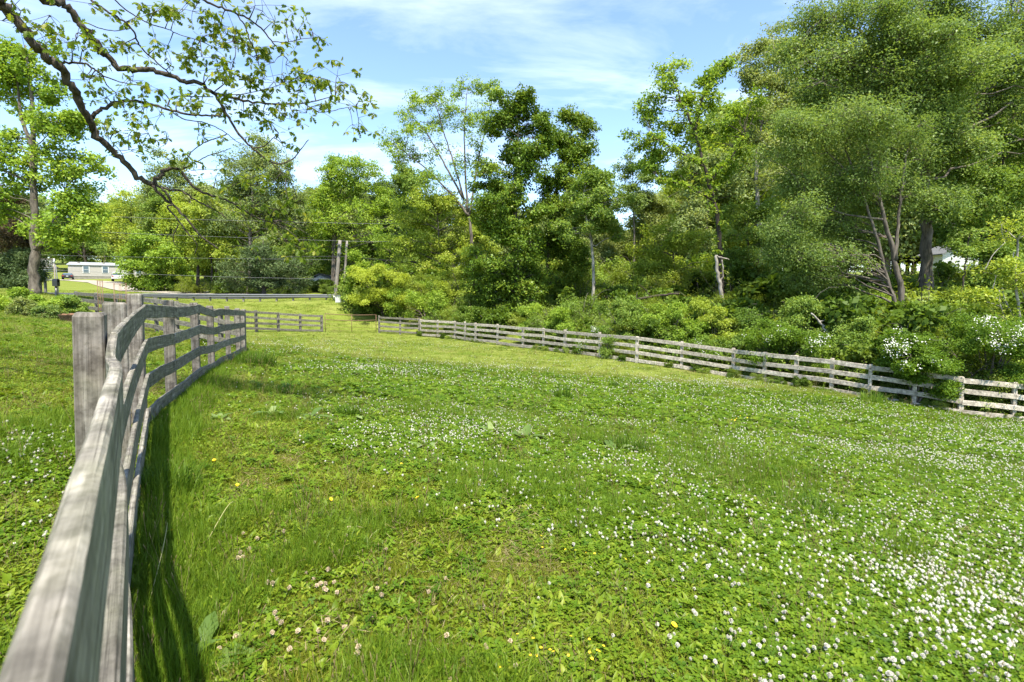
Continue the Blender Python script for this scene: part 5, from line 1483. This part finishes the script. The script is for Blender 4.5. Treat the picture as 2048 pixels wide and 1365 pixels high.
for _ in range(14):
    Y = urng.uniform(55, 80); px = urng.uniform(-420, -30)
    WP.append(((px - 1024) / F * Y, Y, 0)); WS.append(urng.uniform(.7, 1.0))
WP = np.array(WP); WP[:, 2] = ground(WP[:, 0], WP[:, 1]) - .1; WS = np.array(WS); n = len(WP)
scatter('distant_woods', t_protos, WP, np.column_stack([np.zeros(n), np.zeros(n), urng.uniform(0, 6.28, n)]), np.column_stack([WS, WS, WS * urng.uniform(.85, 1.15, n)]), urng.integers(0, 4, n),
        'mass of green woodland far behind the road and fences')


# shrubs one can tell apart
BLOS = plain('white rose blossom', (.55, .54, .48), .7, 0, .06, 40)


def px_shrub(name, label, px, py, Y, hpx, wpx, leaf, seed, bark=None, blossoms=0, lsize=.09, spread=.26, per=34, group=None, stems=8, cat='shrub', nb=5, nc=8, low=True):
    c = at(px, py, Y); k = Y / F; gz = g1(c[0], c[1])
    h = max(.3, (c[2] + hpx * k / 2) - gz); w = wpx * k / 2
    root = empty(name, label, cat, (c[0], c[1], gz), group)
    a, b = shrub_meshes(seed, leaf, bark or M['bark'], h, w, stems, nb, nc, per, lsize, spread, low=low)
    o1 = bpy.data.objects.new('stems', a); o2 = bpy.data.objects.new('foliage', b)
    for o in (o1, o2): C.objects.link(o); o.parent = root
    if blossoms:
        g = np.random.default_rng(seed + 900); mb = MB()
        n_ = len(b.vertices); co = np.empty(n_ * 3, np.float32); b.vertices.foreach_get('co', co); co = co.reshape(-1, 3)
        tops = co[(co[:, 2] > h * .25)]
        score = tops @ np.array([-.35, -.75, .55]) + g.normal(0, .25, len(tops))
        tops = tops[np.argsort(-score)[:max(blossoms * 14, 100)]]
        cents = tops[g.integers(0, len(tops), max(6, blossoms // 7))]
        for _ in range(blossoms):
            p = cents[g.integers(0, len(cents))] + g.normal(0, .075, 3) + (-.02, -.05, .03)
            d = unit(np.array([-.3, -.6, .7]) + g.normal(0, .4, 3)); u_ = unit(np.cross(d, [.2, .1, 1])); v_ = np.cross(d, u_); r_ = g.uniform(.012, .021)
            for q in range(5):
                e = math.cos(q * 1.2566) * u_ + math.sin(q * 1.2566) * v_; f_ = -math.sin(q * 1.2566) * u_ + math.cos(q * 1.2566) * v_
                mb.add([p, p + e * r_ * .7 - f_ * r_ * .5 + d * r_ * .2, p + e * r_ * 1.1 + d * r_ * .15, p + e * r_ * .7 + f_ * r_ * .5 + d * r_ * .2], Q=[(0, 1, 2, 3)])
        o3 = mb.build('blossoms', BLOS); o3.parent = root; o3['kind'] = 'stuff'
    return root


RG = 'white flowering rose bushes on the pale fence'
px_shrub('rose_bush', 'wide white flowering rose bush spilling over the pale fence before the thick trunk', 1834, 735, 16.05, 135, 130, LF['rose'], 501, blossoms=330, lsize=.07, spread=.2, per=32, group=RG, stems=13, nb=5, low=False)
px_shrub('rose_bush', 'white flowering rose bush hanging over the pale fence at the edge of the view', 1980, 705, 16.4, 135, 200, LF['rose'], 502, blossoms=360, lsize=.07, spread=.2, per=36, group=RG, stems=13, nb=6, low=False)
px_shrub('rose_bush', 'rounded white flowering rose bush rising behind the middle of the pale fence', 1558, 696, 19.7, 105, 140, LF['rose'], 503, blossoms=170, lsize=.075, spread=.22, per=34, group=RG, stems=11, low=False)
px_shrub('rose_bush', 'small sprig of white blossom on top of the pale fence below the slim pale trunk', 1180, 672, 25.9, 26, 80, LF['rose'], 504, blossoms=120, lsize=.07, spread=.18, per=14, group=RG, stems=5)
px_shrub('rose_bush', 'rose spray with few white flowers threaded through the pale fence rails', 1415, 712, 21.6, 60, 60, LF['rose'], 505, blossoms=60, lsize=.07, spread=.2, per=18, group=RG, stems=5)
SG = 'green bushes along the meadow edge'
px_shrub('forsythia_bush', 'golden yellow green bush with upright twigs beside the utility poles', 765, 585, 40.5, 105, 125, LF['goldshrub'], 510, lsize=.11, spread=.34, per=40, stems=12, group=SG, nb=6)
px_shrub('bush', 'bright light green bush rising behind the golden bush', 730, 555, 43, 105, 85, LF['bright'], 511, lsize=.15, spread=.4, per=30, stems=8, group=SG)
px_shrub('bush', 'tall yellow green bush left of the dark ivy tree', 925, 560, 41, 150, 110, LF['yellow'], 512, lsize=.13, spread=.4, per=32, stems=9, group=SG)
px_shrub('bush', 'rounded fresh green bush behind the far end of the pale fence', 850, 605, 40, 75, 120, LF['bright'], 513, lsize=.12, spread=.36, per=34, stems=9, group=SG)
px_shrub('bush', 'dark green bush at the foot of the ivy tree', 940, 620, 39.3, 60, 80, LF['mid'], 514, lsize=.12, spread=.34, per=34, stems=8, group=SG)
px_shrub('bush', 'small bright bush beside the ivy tree trunk', 1068, 632, 30.5, 42, 48, LF['bright'], 515, lsize=.1, spread=.26, per=30, stems=7, group=SG)
px_shrub('bush', 'mounded light green bush behind the bent top board of the pale fence', 1125, 640, 28.2, 70, 75, LF['bright'], 516, lsize=.1, spread=.28, per=34, stems=8, group=SG)
px_shrub('bush', 'dusty green mounded bush with brown twigs near the sprig of blossom', 1250, 630, 25.8, 85, 95, LF['mid'], 517, lsize=.085, spread=.24, per=34, stems=9, group=SG)
px_shrub('bush', 'bushy bright green mass behind the pale fence below the pale snag', 1345, 645, 24.5, 80, 110, LF['bright'], 518, lsize=.09, spread=.26, per=36, stems=10, group=SG)
px_shrub('bush', 'green bush with pale leaf edges beside the pale snag', 1430, 640, 23.5, 90, 100, LF['yellow'], 519, lsize=.085, spread=.24, per=34, stems=9, group=SG)
px_shrub('bush', 'dark leafy bush under the fine leaved willowy tree', 1600, 620, 21.5, 110, 140, LF['mid'], 520, lsize=.09, spread=.26, per=38, stems=10, group=SG)
px_shrub('bush', 'shadowed green bush between the slim stems and rose bush', 1705, 670, 19.5, 90, 110, LF['mid'], 521, lsize=.085, spread=.24, per=34, stems=9, group=SG)
px_shrub('bush', 'leafy vine bush climbing over the pale fence beside the bent board', 1214, 692, 24.0, 40, 34, LF['mid'], 522, lsize=.07, spread=.2, per=9, stems=5, group=SG)
BG = 'garden plants in the flower bed'
px_shrub('garden_shrub', 'light green garden shrub at the far end of the flower bed', 32, 598, 19.5, 34, 68, LF['bright'], 530, lsize=.075, spread=.15, per=34, stems=9, group=BG, cat='garden plant')
px_shrub('garden_shrub', 'fresh green garden shrub in the middle of the flower bed', 108, 608, 19, 32, 46, LF['bright'], 531, lsize=.07, spread=.14, per=36, stems=8, group=BG, cat='garden plant')
px_shrub('garden_shrub', 'deep green leafy garden shrub above the rusty mulch', 148, 604, 19.4, 26, 38, LF['mid'], 532, lsize=.085, spread=.14, per=34, stems=8, group=BG, cat='garden plant')
px_shrub('garden_shrub', 'silvery grey garden plant at the front of the flower bed', 45, 610, 18.4, 18, 34, LF['olive'], 533, lsize=.07, spread=.12, per=30, stems=8, group=BG, cat='garden plant')
px_shrub('garden_shrub', 'grey green garden plant spilling over the bed edge toward the lawn', 98, 624, 18, 17, 44, LF['grey'], 534, lsize=.07, spread=.12, per=30, stems=8, group=BG, cat='garden plant')

# ---------------------------------------------------------------- the mobile home, cars, porch and other things far off
M['siding'] = plain('beige siding', (.36, .335, .30), .7, 0, .05, 2)
M['siding2'] = plain('beige siding shadow line', (.36, .33, .29), .7, 0, .05, 2)
M['roofm'] = plain('pale metal roof', (.40, .41, .43), .45, .3, .06, 1)
M['white'] = plain('white paint', (.52, .52, .50), .5, 0, .04, 3)
M['glass'] = plain('window glass', (.10, .14, .17), .08, 0, .1, 2, 0, .8)
M['skirt'] = plain('dark skirting', (.22, .20, .17), .8, 0, .2, 3)
M['black'] = plain('black paint', (.012, .013, .015), .3, 0, .2, 5, 0, .6)
M['rubber'] = plain('tyre rubber', (.02, .02, .02), .9)
M['whitecar'] = plain('white car paint', (.50, .50, .51), .25, 0, .03, 3, 0, .6)
M['red'] = plain('tail lamp', (.35, .02, .015), .3)
M['chrome'] = plain('bright metal', (.6, .6, .6), .25, .9, .05, 3)


def frame_box(root, B, c, size, mat, name, flat=True):
    """box in a local frame B (columns: along, across, up) at c"""
    mb = MB(); mb.box(c, size, rot=B)
    return mb.build(name, mat, root, flat)


def mobile_home():
    A = at(137, 557, 112.0); Bp = at(330, 559, 120.0)
    A[2] = Bp[2] = g1(A[0], A[1]) + .1
    d = (Bp - A); d[2] = 0; L_ = np.linalg.norm(d); d /= L_; nn = np.array([d[1], -d[0], 0]); up = np.array([0, 0, 1.])
    if nn @ (CAM - A) < 0: nn = -nn
    Bm = np.stack([d, nn, up], 1)
    P = lambda s, a, z: A + d * s + nn * a + up * z
    root = empty('mobile_home', 'long beige mobile home with pale metal roof beyond the road', 'house', A)
    Wd = 4.6; H0 = .55; H1 = 3.05
    mb = MB(); mb.box(P(L_ / 2, -Wd / 2, (H0 + H1) / 2), (L_, Wd, H1 - H0), Bm)
    nb_ = 12
    for k in range(nb_):                              # lapped siding courses
        z = H0 + (H1 - H0) * (k + .5) / nb_
        mb.add([P(-.012, .012, z - .1), P(L_ + .012, .012, z - .1), P(L_ + .012, .004, z + .1), P(-.012, .004, z + .1), P(-.012, .0, z - .1), P(L_ + .012, .0, z - .1)], Q=[(0, 1, 2, 3), (4, 5, 1, 0)])
    g_ = [P(0, 0, H1), P(0, -Wd, H1), P(0, -Wd / 2, H1 + .55), P(L_, 0, H1), P(L_, -Wd, H1), P(L_, -Wd / 2, H1 + .55)]
    mb.add(g_, T=[(0, 2, 1), (3, 4, 5)])
    mb.build('wall', M['siding'], root, True)
    mb = MB()
    for sgn, a0, in ((1, .22), (-1, -Wd - .22)):
        e0, e1 = P(-.25, a0, H1 - .06), P(L_ + .25, a0, H1 - .06); r0, r1 = P(-.25, -Wd / 2, H1 + .62), P(L_ + .25, -Wd / 2, H1 + .62)
        dz = np.array([0, 0, .09])
        mb.add([e0, e1, r1, r0, e0 + dz, e1 + dz, r1 + dz, r0 + dz], Q=[(4, 5, 6, 7), (0, 3, 2, 1), (0, 1, 5, 4), (0, 4, 7, 3), (1, 2, 6, 5)])
    rf = mb.build('roof', M['roofm'], root, True)
    for s in (1.6, 6.0):
        frame_box(rf, Bm, P(s, -1.1, H1 + .5), (.35, .35, .35), M['skirt'], 'vent')
    frame_box(root, Bm, P(L_ / 2, -Wd / 2, .24), (L_ - .1, Wd - .1, .66), M['skirt'], 'skirting')
    frame_box(root, Bm, P(-.03, -Wd / 2, (H0 + H1) / 2 + .0), (.05, .14, 2.3), M['white'], 'corner_trim') if False else None
    for s in (3.1, 6.5, 12.6, 16.5):
        f = frame_box(root, Bm, P(s, .03, 2.05), (1.28, .08, 1.62), M['white'], 'window')
        frame_box(f, Bm, P(s, .06, 2.05), (.92, .05, 1.40), M['glass'], 'pane')
        frame_box(f, Bm, P(s, .075, 2.05), (.96, .05, .07), M['white'], 'sash_bar')
    dr = frame_box(root, Bm, P(10.2, .03, 1.65), (1.0, .08, 2.1), M['white'], 'door')
    frame_box(dr, Bm, P(10.55, .08, 1.6), (.08, .08, .1), M['chrome'], 'handle')


mobile_home()


def car(name, label, P, az, L_, Wd, H, paint, kind):
    """kind 'saloon' or 'suv': a lofted body, cabin glass, wheels and lamps"""
    root = empty(name, label, 'car', P, 'cars parked by the mobile home')
    ca, sa = math.cos(az), math.sin(az)
    Bm = np.array([[ca, -sa, 0], [sa, ca, 0], [0, 0, 1.]])
    X = lambda v: P + Bm @ np.array(v, float)
    if kind == 'saloon':
        prof = [(-.5, .30), (-.5, .52), (-.485, .66), (-.33, .70), (-.22, .96), (-.02, 1.0), (.12, .97), (.26, .70), (.46, .60), (.5, .48), (.5, .28)]
    else:
        prof = [(-.5, .24), (-.5, .52), (-.49, .60), (-.46, .95), (-.40, 1.0), (-.05, 1.0), (.08, .95), (.20, .62), (.46, .56), (.5, .45), (.5, .24)]
    prof = [(a * L_, b * H) for a, b in prof]
    mb = MB(); n_ = len(prof); V = []
    for s_, inset in ((-1, 0), (1, 0)):
        for a, b in prof:
            q = 0.14 * max(0, (b / H - .64)) / .36 * Wd
            V.append(X((a, s_ * (Wd / 2 - q), b)))
    Q = [(i, (i + 1) % n_, n_ + (i + 1) % n_, n_ + i) for i in range(n_)]
    T = [(0, i + 1, i) for i in range(1, n_ - 1)] + [(n_, n_ + i, n_ + i + 1) for i in range(1, n_ - 1)]
    mb.add(V, Q=Q, T=T); mb.build('body', paint, root, True)
    # glass: sides, front and back, standing just proud of the cabin
    i0 = 3 if kind == 'saloon' else 2
    top = [p for p in prof if p[1] > .9 * H]
    xa, xb = top[0][0], top[-1][0]
    for s_ in (-1, 1):
        y0 = s_ * (Wd / 2 - .012); y1 = s_ * (Wd / 2 - .13 * Wd + .008)
        mb = MB(); V = [X((xa - .08 * L_, y0, .69 * H)), X((xb + .10 * L_, y0, .69 * H)), X((xb - .02 * L_, y1, .93 * H)), X((xa + .03 * L_, y1, .93 * H))]
        V += [v - Bm @ np.array([0, s_ * .03, 0]) for v in V]
        mb.add(V, Q=[(0, 1, 2, 3), (7, 6, 5, 4), (0, 4, 5, 1), (2, 6, 7, 3), (1, 5, 6, 2), (0, 3, 7, 4)]); mb.build('side_window', M['glass'], root, True)
    for (a, b) in ((prof[i0], prof[i0 + 1]), (prof[7], prof[6])):
        a = np.array(a); b = np.array(b); m0 = a + (b - a) * .12; m1 = a + (b - a) * .9; o_ = np.array([np.sign(m0[0] - 0) * .015, .012])
        mb = MB(); V = [X((m0[0] + o_[0], -Wd * .42, m0[1] + o_[1])), X((m0[0] + o_[0], Wd * .42, m0[1] + o_[1])), X((m1[0] + o_[0], Wd * .34, m1[1] + o_[1])), X((m1[0] + o_[0], -Wd * .34, m1[1] + o_[1]))]
        V += [v - Bm @ np.array([np.sign(a[0]) * .04, 0, .02]) for v in V]
        mb.add(V, Q=[(0, 1, 2, 3), (7, 6, 5, 4), (0, 4, 5, 1), (2, 6, 7, 3), (1, 5, 6, 2), (0, 3, 7, 4)]); mb.build('windscreen' if a[0] > 0 else 'rear_window', M['glass'], root, True)
    for sx in (-.31, .31):
        for sy in (-1, 1):
            mb = MB(); mb.tube([X((sx * L_, sy * (Wd / 2 - .2), .31)), X((sx * L_, sy * (Wd / 2 + .02), .31))], .33, 14); w_ = mb.build('wheel', M['rubber'], root)
            mb = MB(); mb.tube([X((sx * L_, sy * (Wd / 2 - .1), .31)), X((sx * L_, sy * (Wd / 2 + .03), .31))], .19, 10); mb.build('rim', M['chrome'], w_)
    for sy in (-1, 1):
        mb = MB(); mb.box(X((-.5 * L_, sy * Wd * .38, .53 * H)), (.06, .26, .16), Bm); mb.build('tail_light', M['red'], root, True)
        mb = MB(); mb.box(X((.495 * L_, sy * Wd * .37, .44 * H)), (.06, .3, .14), Bm); mb.build('headlight', M['white'], root, True)
    for sx, nm in ((-1, 'rear_bumper'), (1, 'front_bumper')):
        mb = MB(); mb.box(X((sx * .503 * L_, 0, .30 * H)), (.1, Wd * .96, .16), Bm); mb.build(nm, paint, root, True)
    mb = MB(); mb.box(X((-.508 * L_, 0, .48 * H)), (.02, .34, .16), Bm); mb.build('number_plate', M['white'], root, True)
    return root


P = at(136, 556, 108); P[2] = g1(P[0], P[1]) + .03
car('parked_car', 'black saloon car parked beside the end of the mobile home', P, math.radians(128), 4.5, 1.8, 1.35, M['black'], 'saloon')
P = at(237, 563, 100); P[2] = g1(P[0], P[1]) + .05
car('parked_car', 'white sport utility car seen from behind on the gravel driveway', P, math.radians(124), 4.5, 1.9, 1.75, M['whitecar'], 'suv')

# neighbouring porch with white steps behind the tree trunk
def porch():
    Y = 36.0
    c = at(92, 560, Y); gz = g1(c[0], c[1])
    root = empty('porch', 'dark wooden porch with slatted white steps and picket railing behind the grey trunk', 'porch', (c[0], c[1], gz))
    P = lambda px, py: at(px, py, Y)
    k = Y / F
    mb = MB(); a, b = P(70, 533), P(106, 533); mb.box(((a + b) / 2) + (-.36, .4, -.06), (b[0] - a[0], .9, .12)); mb.build('deck', M['pole'], root, True)
    for q in range(7):
        z0 = P(95, 536 + q * 4.2); mb = MB(); mb.box(z0 + (.09 * q + .05, -.10 * q - .1, 0), (.62, .22, .06)); mb.build('step', M['white'], root, True)
    for q in range(10):
        x = 74 + q * 3.6; a = P(x, 533); mb = MB(); mb.box(a + (0, .02, .24), (.05, .05, .5)); mb.build('picket', M['white'], root, True)
    mb = MB(); a, b = P(70, 519), P(108, 519); mb.box((a + b) / 2 + (0, .02, .02), (b[0] - a[0], .08, .06)); mb.build('handrail', M['pole'], root, True)
    for x in (72,):
        a = P(x, 518); mb = MB(); mb.box((a[0], a[1] + .1, (a[2] + gz - .1) / 2), (.1, .1, a[2] - gz + .1)); mb.build('post', M['pole'], root, True)
    for x in (78, 88):
        a = P(x, 535); mb = MB(); mb.box((a[0] - .6, a[1] + .7, (a[2] + gz - .1) / 2), (.12, .12, a[2] - gz)); mb.build('post', M['pole'], root, True)


porch()

# mailbox like black box on a post, with a tall thin pole
Y = 27.0
b0 = at(112, 592, Y); gz = g1(b0[0], b0[1])
root = empty('meter_post', 'black meter box on a post beside a tall white topped pole near the flower bed', 'post', (b0[0], b0[1], gz))
a = at(112, 573, Y); mb = MB(); mb.tube([(a[0], a[1], gz - .2), (a[0], a[1], a[2])], .055, 8); mb.build('post', M['black'], root)
mb = MB(); a = at(112, 567, Y); mb.box(a, (.26, .18, .30)); mb.tube([a + (-.13, 0, .15), a + (.13, 0, .15)], .09, 10); mb.build('box', M['black'], root, True)
a = at(108, 517, Y); mb = MB(); mb.tube([(a[0] - .27, a[1] + .3, gz - .2), (a[0] - .27, a[1] + .3, a[2] - .25)], .03, 8); mb.build('pole', M['pole'], root)
mb = MB(); mb.tube([(a[0] - .27, a[1] + .3, a[2] - .25), (a[0] - .27, a[1] + .3, a[2])], .038, 8); mb.build('pole_top', M['white'], root)
mb = MB(); a2 = at(118, 592, Y); mb.tube([(a2[0], a2[1], gz - .2), at(115, 560, Y), at(111, 530, Y)], .022, 6); mb.build('brace', M['steel'], root)

# planter of rusty mulch
P = at(143, 628, 17.6); gz = g1(P[0], P[1])
root = empty('planter', 'low round planter of rusty mulch at the end of the flower bed', 'planter', (P[0], P[1], gz))
mb = MB(); n_ = 16; prof = [(.26, -.1), (.34, .24), (.36, .26), (.31, .26), (.28, .2)]
V = [(P[0] + r * math.cos(i * 6.283 / n_), P[1] + r * math.sin(i * 6.283 / n_), gz + z) for r, z in prof for i in range(n_)]
mb.add(V, Q=[(k * n_ + i, k * n_ + (i + 1) % n_, (k + 1) * n_ + (i + 1) % n_, (k + 1) * n_ + i) for k in range(4) for i in range(n_)]); mb.build('rim', plain('terracotta', (.13, .075, .045), .85, 0, .3, 12), root)
mb = MB(); g = np.random.default_rng(3)
V = [(P[0], P[1], gz + .31)] + [(P[0] + r * math.cos(i * 6.283 / n_), P[1] + r * math.sin(i * 6.283 / n_), gz + .22 + g.uniform(0, .08)) for r in (.15, .30) for i in range(n_)]
mb.add(V, T=[(0, 1 + i, 1 + (i + 1) % n_) for i in range(n_)], Q=[(1 + i, 1 + n_ + i, 1 + n_ + (i + 1) % n_, 1 + (i + 1) % n_) for i in range(n_)]); mb.build('mulch', plain('mulch', (.17, .085, .04), .95, 0, .45, 40, .8), root)

# wire plant cages
def cage(px, py, hpx, wpx, Y, label, seed):
    P = at(px, py, Y); gz = g1(P[0], P[1]); k = Y / F; h = P[2] + hpx * k - gz; r = wpx * k / 2
    root = empty('wire_cage', label, 'plant cage', (P[0], P[1], gz), 'rusty wire plant cages')
    for i in range(6):
        a = i * 1.0472; mb = MB(); mb.tube([(P[0] + r * math.cos(a), P[1] + r * math.sin(a), gz - .1), (P[0] + r * math.cos(a), P[1] + r * math.sin(a), gz + h)], .006, 5); mb.build('upright', M['rust'], root)
    for z in (.35, .65, .97):
        t = np.linspace(0, 6.2832, 20); mb = MB(); mb.tube(np.stack([P[0] + r * np.cos(t), P[1] + r * np.sin(t), np.full(20, gz + h * z)], -1), .005, 5); mb.build('ring', M['rust'], root)


cage(201, 596, 36, 9, 18.0, 'narrow tall rusty wire cage behind the older grey fence', 1)
cage(241, 600, 34, 22, 17.0, 'wide rusty wire cage behind the older grey fence', 2)

# utility poles, box and wires
def pole(label, x0, y0, x1, y1, Y, r0, r1):
    a = at(x0, y0, Y); b = at(x1, y1, Y); gz = g1(a[0], a[1])
    root = empty('utility_pole', label, 'utility pole', (a[0], a[1], gz), 'wooden utility poles by the road')
    a[2] = gz - .3; t = np.linspace(0, 1, 8)[:, None]
    mb = MB(); mb.tube(a + (b - a) * t, np.linspace(r0, r1, 8), 10); mb.build('shaft', M['pole'], root)
    return root, b


r1_, top1 = pole('thicker wooden utility pole with white guard at its base by the guardrail end', 670, 606, 680, 481, 43.5, .17, .13)
mb = MB(); a = at(670, 600, 43.35); mb.tube([a, a + (0.02, 0, .35)], .175, 10); mb.build('guard', M['white'], r1_)
for q in (8, 26):
    a = at(679, 481 + q, 43.3); mb = MB(); mb.box(a, (.36, .1, .06)); mb.build('bracket', M['steel'], r1_, True)
r2_, top2 = pole('thinner leaning wooden utility pole beside the golden bush', 686, 607, 694, 482, 44.5, .11, .085)
a = at(694, 490, 44.3); mb = MB(); mb.box(a, (.25, .1, .06)); mb.build('bracket', M['steel'], r2_, True)
a = at(677, 606, 42.6); gz = g1(a[0], a[1])
root = empty('utility_box', 'pale utility box on the grass in front of the poles', 'utility box', (a[0], a[1], gz))
mb = MB(); mb.box((a[0], a[1], gz + .24), (.42, .34, .56)); mb.build('cabinet', M['white'], root, True)
mb = MB(); mb.box((a[0], a[1], gz + .55), (.48, .40, .07)); mb.build('lid', M['steel'], root, True)
mb = MB(); mb.box((a[0] + .55, a[1], gz + .2), (.22, .2, .44)); mb.build('pedestal', M['white'], root, True)


def wire(pts, Y0, Y1, r, mat, label):
    n = len(pts); P = np.array([at(x, y, Y0 + (Y1 - Y0) * i / (n - 1)) for i, (x, y) in enumerate(pts)])
    s = np.linspace(0, n - 1, 40); P = np.stack([np.interp(s, np.arange(n), P[:, c]) for c in range(3)], -1)
    for _ in range(6): P[1:-1] = .25 * P[:-2] + .5 * P[1:-1] + .25 * P[2:]
    mb = MB(); mb.tube(P, r, 5); o = mb.build('power_line', mat); tag(o, label, 'wire', 'overhead wires along the road')


WG = plain('aluminium wire', (.20, .20, .20), .5, .3); WB = plain('black cable', (.02, .02, .022), .6)
wire([(-400, 418), (0, 424), (300, 437), (680, 447), (860, 449), (1000, 448)], 40, 52, .0105, WG, 'topmost pale overhead wire across the trees above the poles')
wire([(-400, 440), (0, 456), (300, 469), (690, 483), (830, 484)], 40, 48, .010, WG, 'pale overhead wire meeting the tops of the utility poles')
wire([(-400, 452), (0, 466), (250, 478), (420, 488), (640, 502)], 40, 46, .008, WB, 'thin dark overhead wire just under the pole top wire')
wire([(-400, 502), (0, 507), (140, 512), (400, 517), (673, 520)], 40, 43.5, .008, WG, 'faint overhead wire crossing the tree trunk at mid height')
wire([(-400, 526), (0, 536), (200, 545), (430, 554), (672, 559)], 40, 43.5, .0105, WG, 'lowest pale overhead wire above the mobile home driveway')
wire([(560, 514), (680, 513), (760, 519), (860, 534), (940, 548)], 44, 50, .022, WB, 'thick black cable sagging past the utility poles')
for (x0, y0, x1, y1, Y, lb) in [(572, 516, 586, 517, 44, 'black cable splice hanging left of the poles'), (820, 523, 838, 527, 47.2, 'first black cable splice hanging beyond the poles'), (850, 532, 868, 536, 48.0, 'second black cable splice hanging beyond the poles')]:
    a, b = at(x0, y0, Y), at(x1, y1, Y); mb = MB(); t = np.linspace(0, 1, 7)[:, None]; mb.tube(a + (b - a) * t, np.array([.02, .07, .09, .09, .09, .07, .02]), 8); tag(mb.build('cable_splice', WB), lb, 'cable splice', 'black cable splices')


def small_house(label, x0, x1, ytop, ybot, Y, name='house', win=1, depth=6.0):
    a, b = at(x0, ybot, Y), at(x1, ytop, Y); w = b[0] - a[0]; gz = g1(a[0] + w / 2, Y); h = max(b[2] - gz, 1.2)
    c = np.array([a[0] + w / 2, Y + 3, gz]); dp = depth
    root = empty(name, label, 'house', c)
    mb = MB(); mb.box(c + (0, dp / 2 - 3, h / 2), (w, dp, h))
    for k in range(int(h / .2)): mb.box(c + (0, -3.008, .1 + k * .2), (w, .03, .17))
    mb.add([c + (-w / 2, -3, h), c + (w / 2, -3, h), c + (0, -3, h + w * .22), c + (-w / 2, dp - 3, h), c + (w / 2, dp - 3, h), c + (0, dp - 3, h + w * .22)], T=[(0, 1, 2), (4, 3, 5)])
    mb.build('wall', M['white'], root, True)
    mb = MB()
    for s in (-1, 1):
        e = c + (s * (w / 2 + .25), -3.3, h - .1); r = c + (0, -3.3, h + w * .22 + .06); dd = np.array([0, dp + .6, 0]); uz = np.array([0, 0, .1])
        mb.add([e, r, r + dd, e + dd, e + uz, r + uz, r + dd + uz, e + dd + uz], Q=[(0, 1, 2, 3), (7, 6, 5, 4), (0, 4, 5, 1), (3, 2, 6, 7), (0, 3, 7, 4)])
    mb.build('roof', plain('grey shingles', (.12, .12, .12), .9, 0, .2, 6), root, True)
    for k in range(win):
        x = c[0] + (k + .5) / win * w - w / 2
        mb = MB(); mb.box((x, c[1] - 3.04, gz + h * .6), (.9, .08, 1.1)); f = mb.build('window', M['white'], root, True)
        mb = MB(); mb.box((x, c[1] - 3.07, gz + h * .6), (.72, .06, .92)); mb.build('pane', M['glass'], f, True)
    mb = MB(); mb.box((c[0], c[1] + dp / 2 - 3, gz + .1), (w - .1, dp - .1, .5)); mb.build('foundation', M['skirt'], root, True)


small_house('white building glimpsed under the trees behind the guardrail by the poles', 618, 662, 560, 588, 62, win=2)
small_house('white sided house glimpsed between the dark trunks above the rose bushes', 1882, 1958, 508, 580, 42, win=2, depth=2.2)
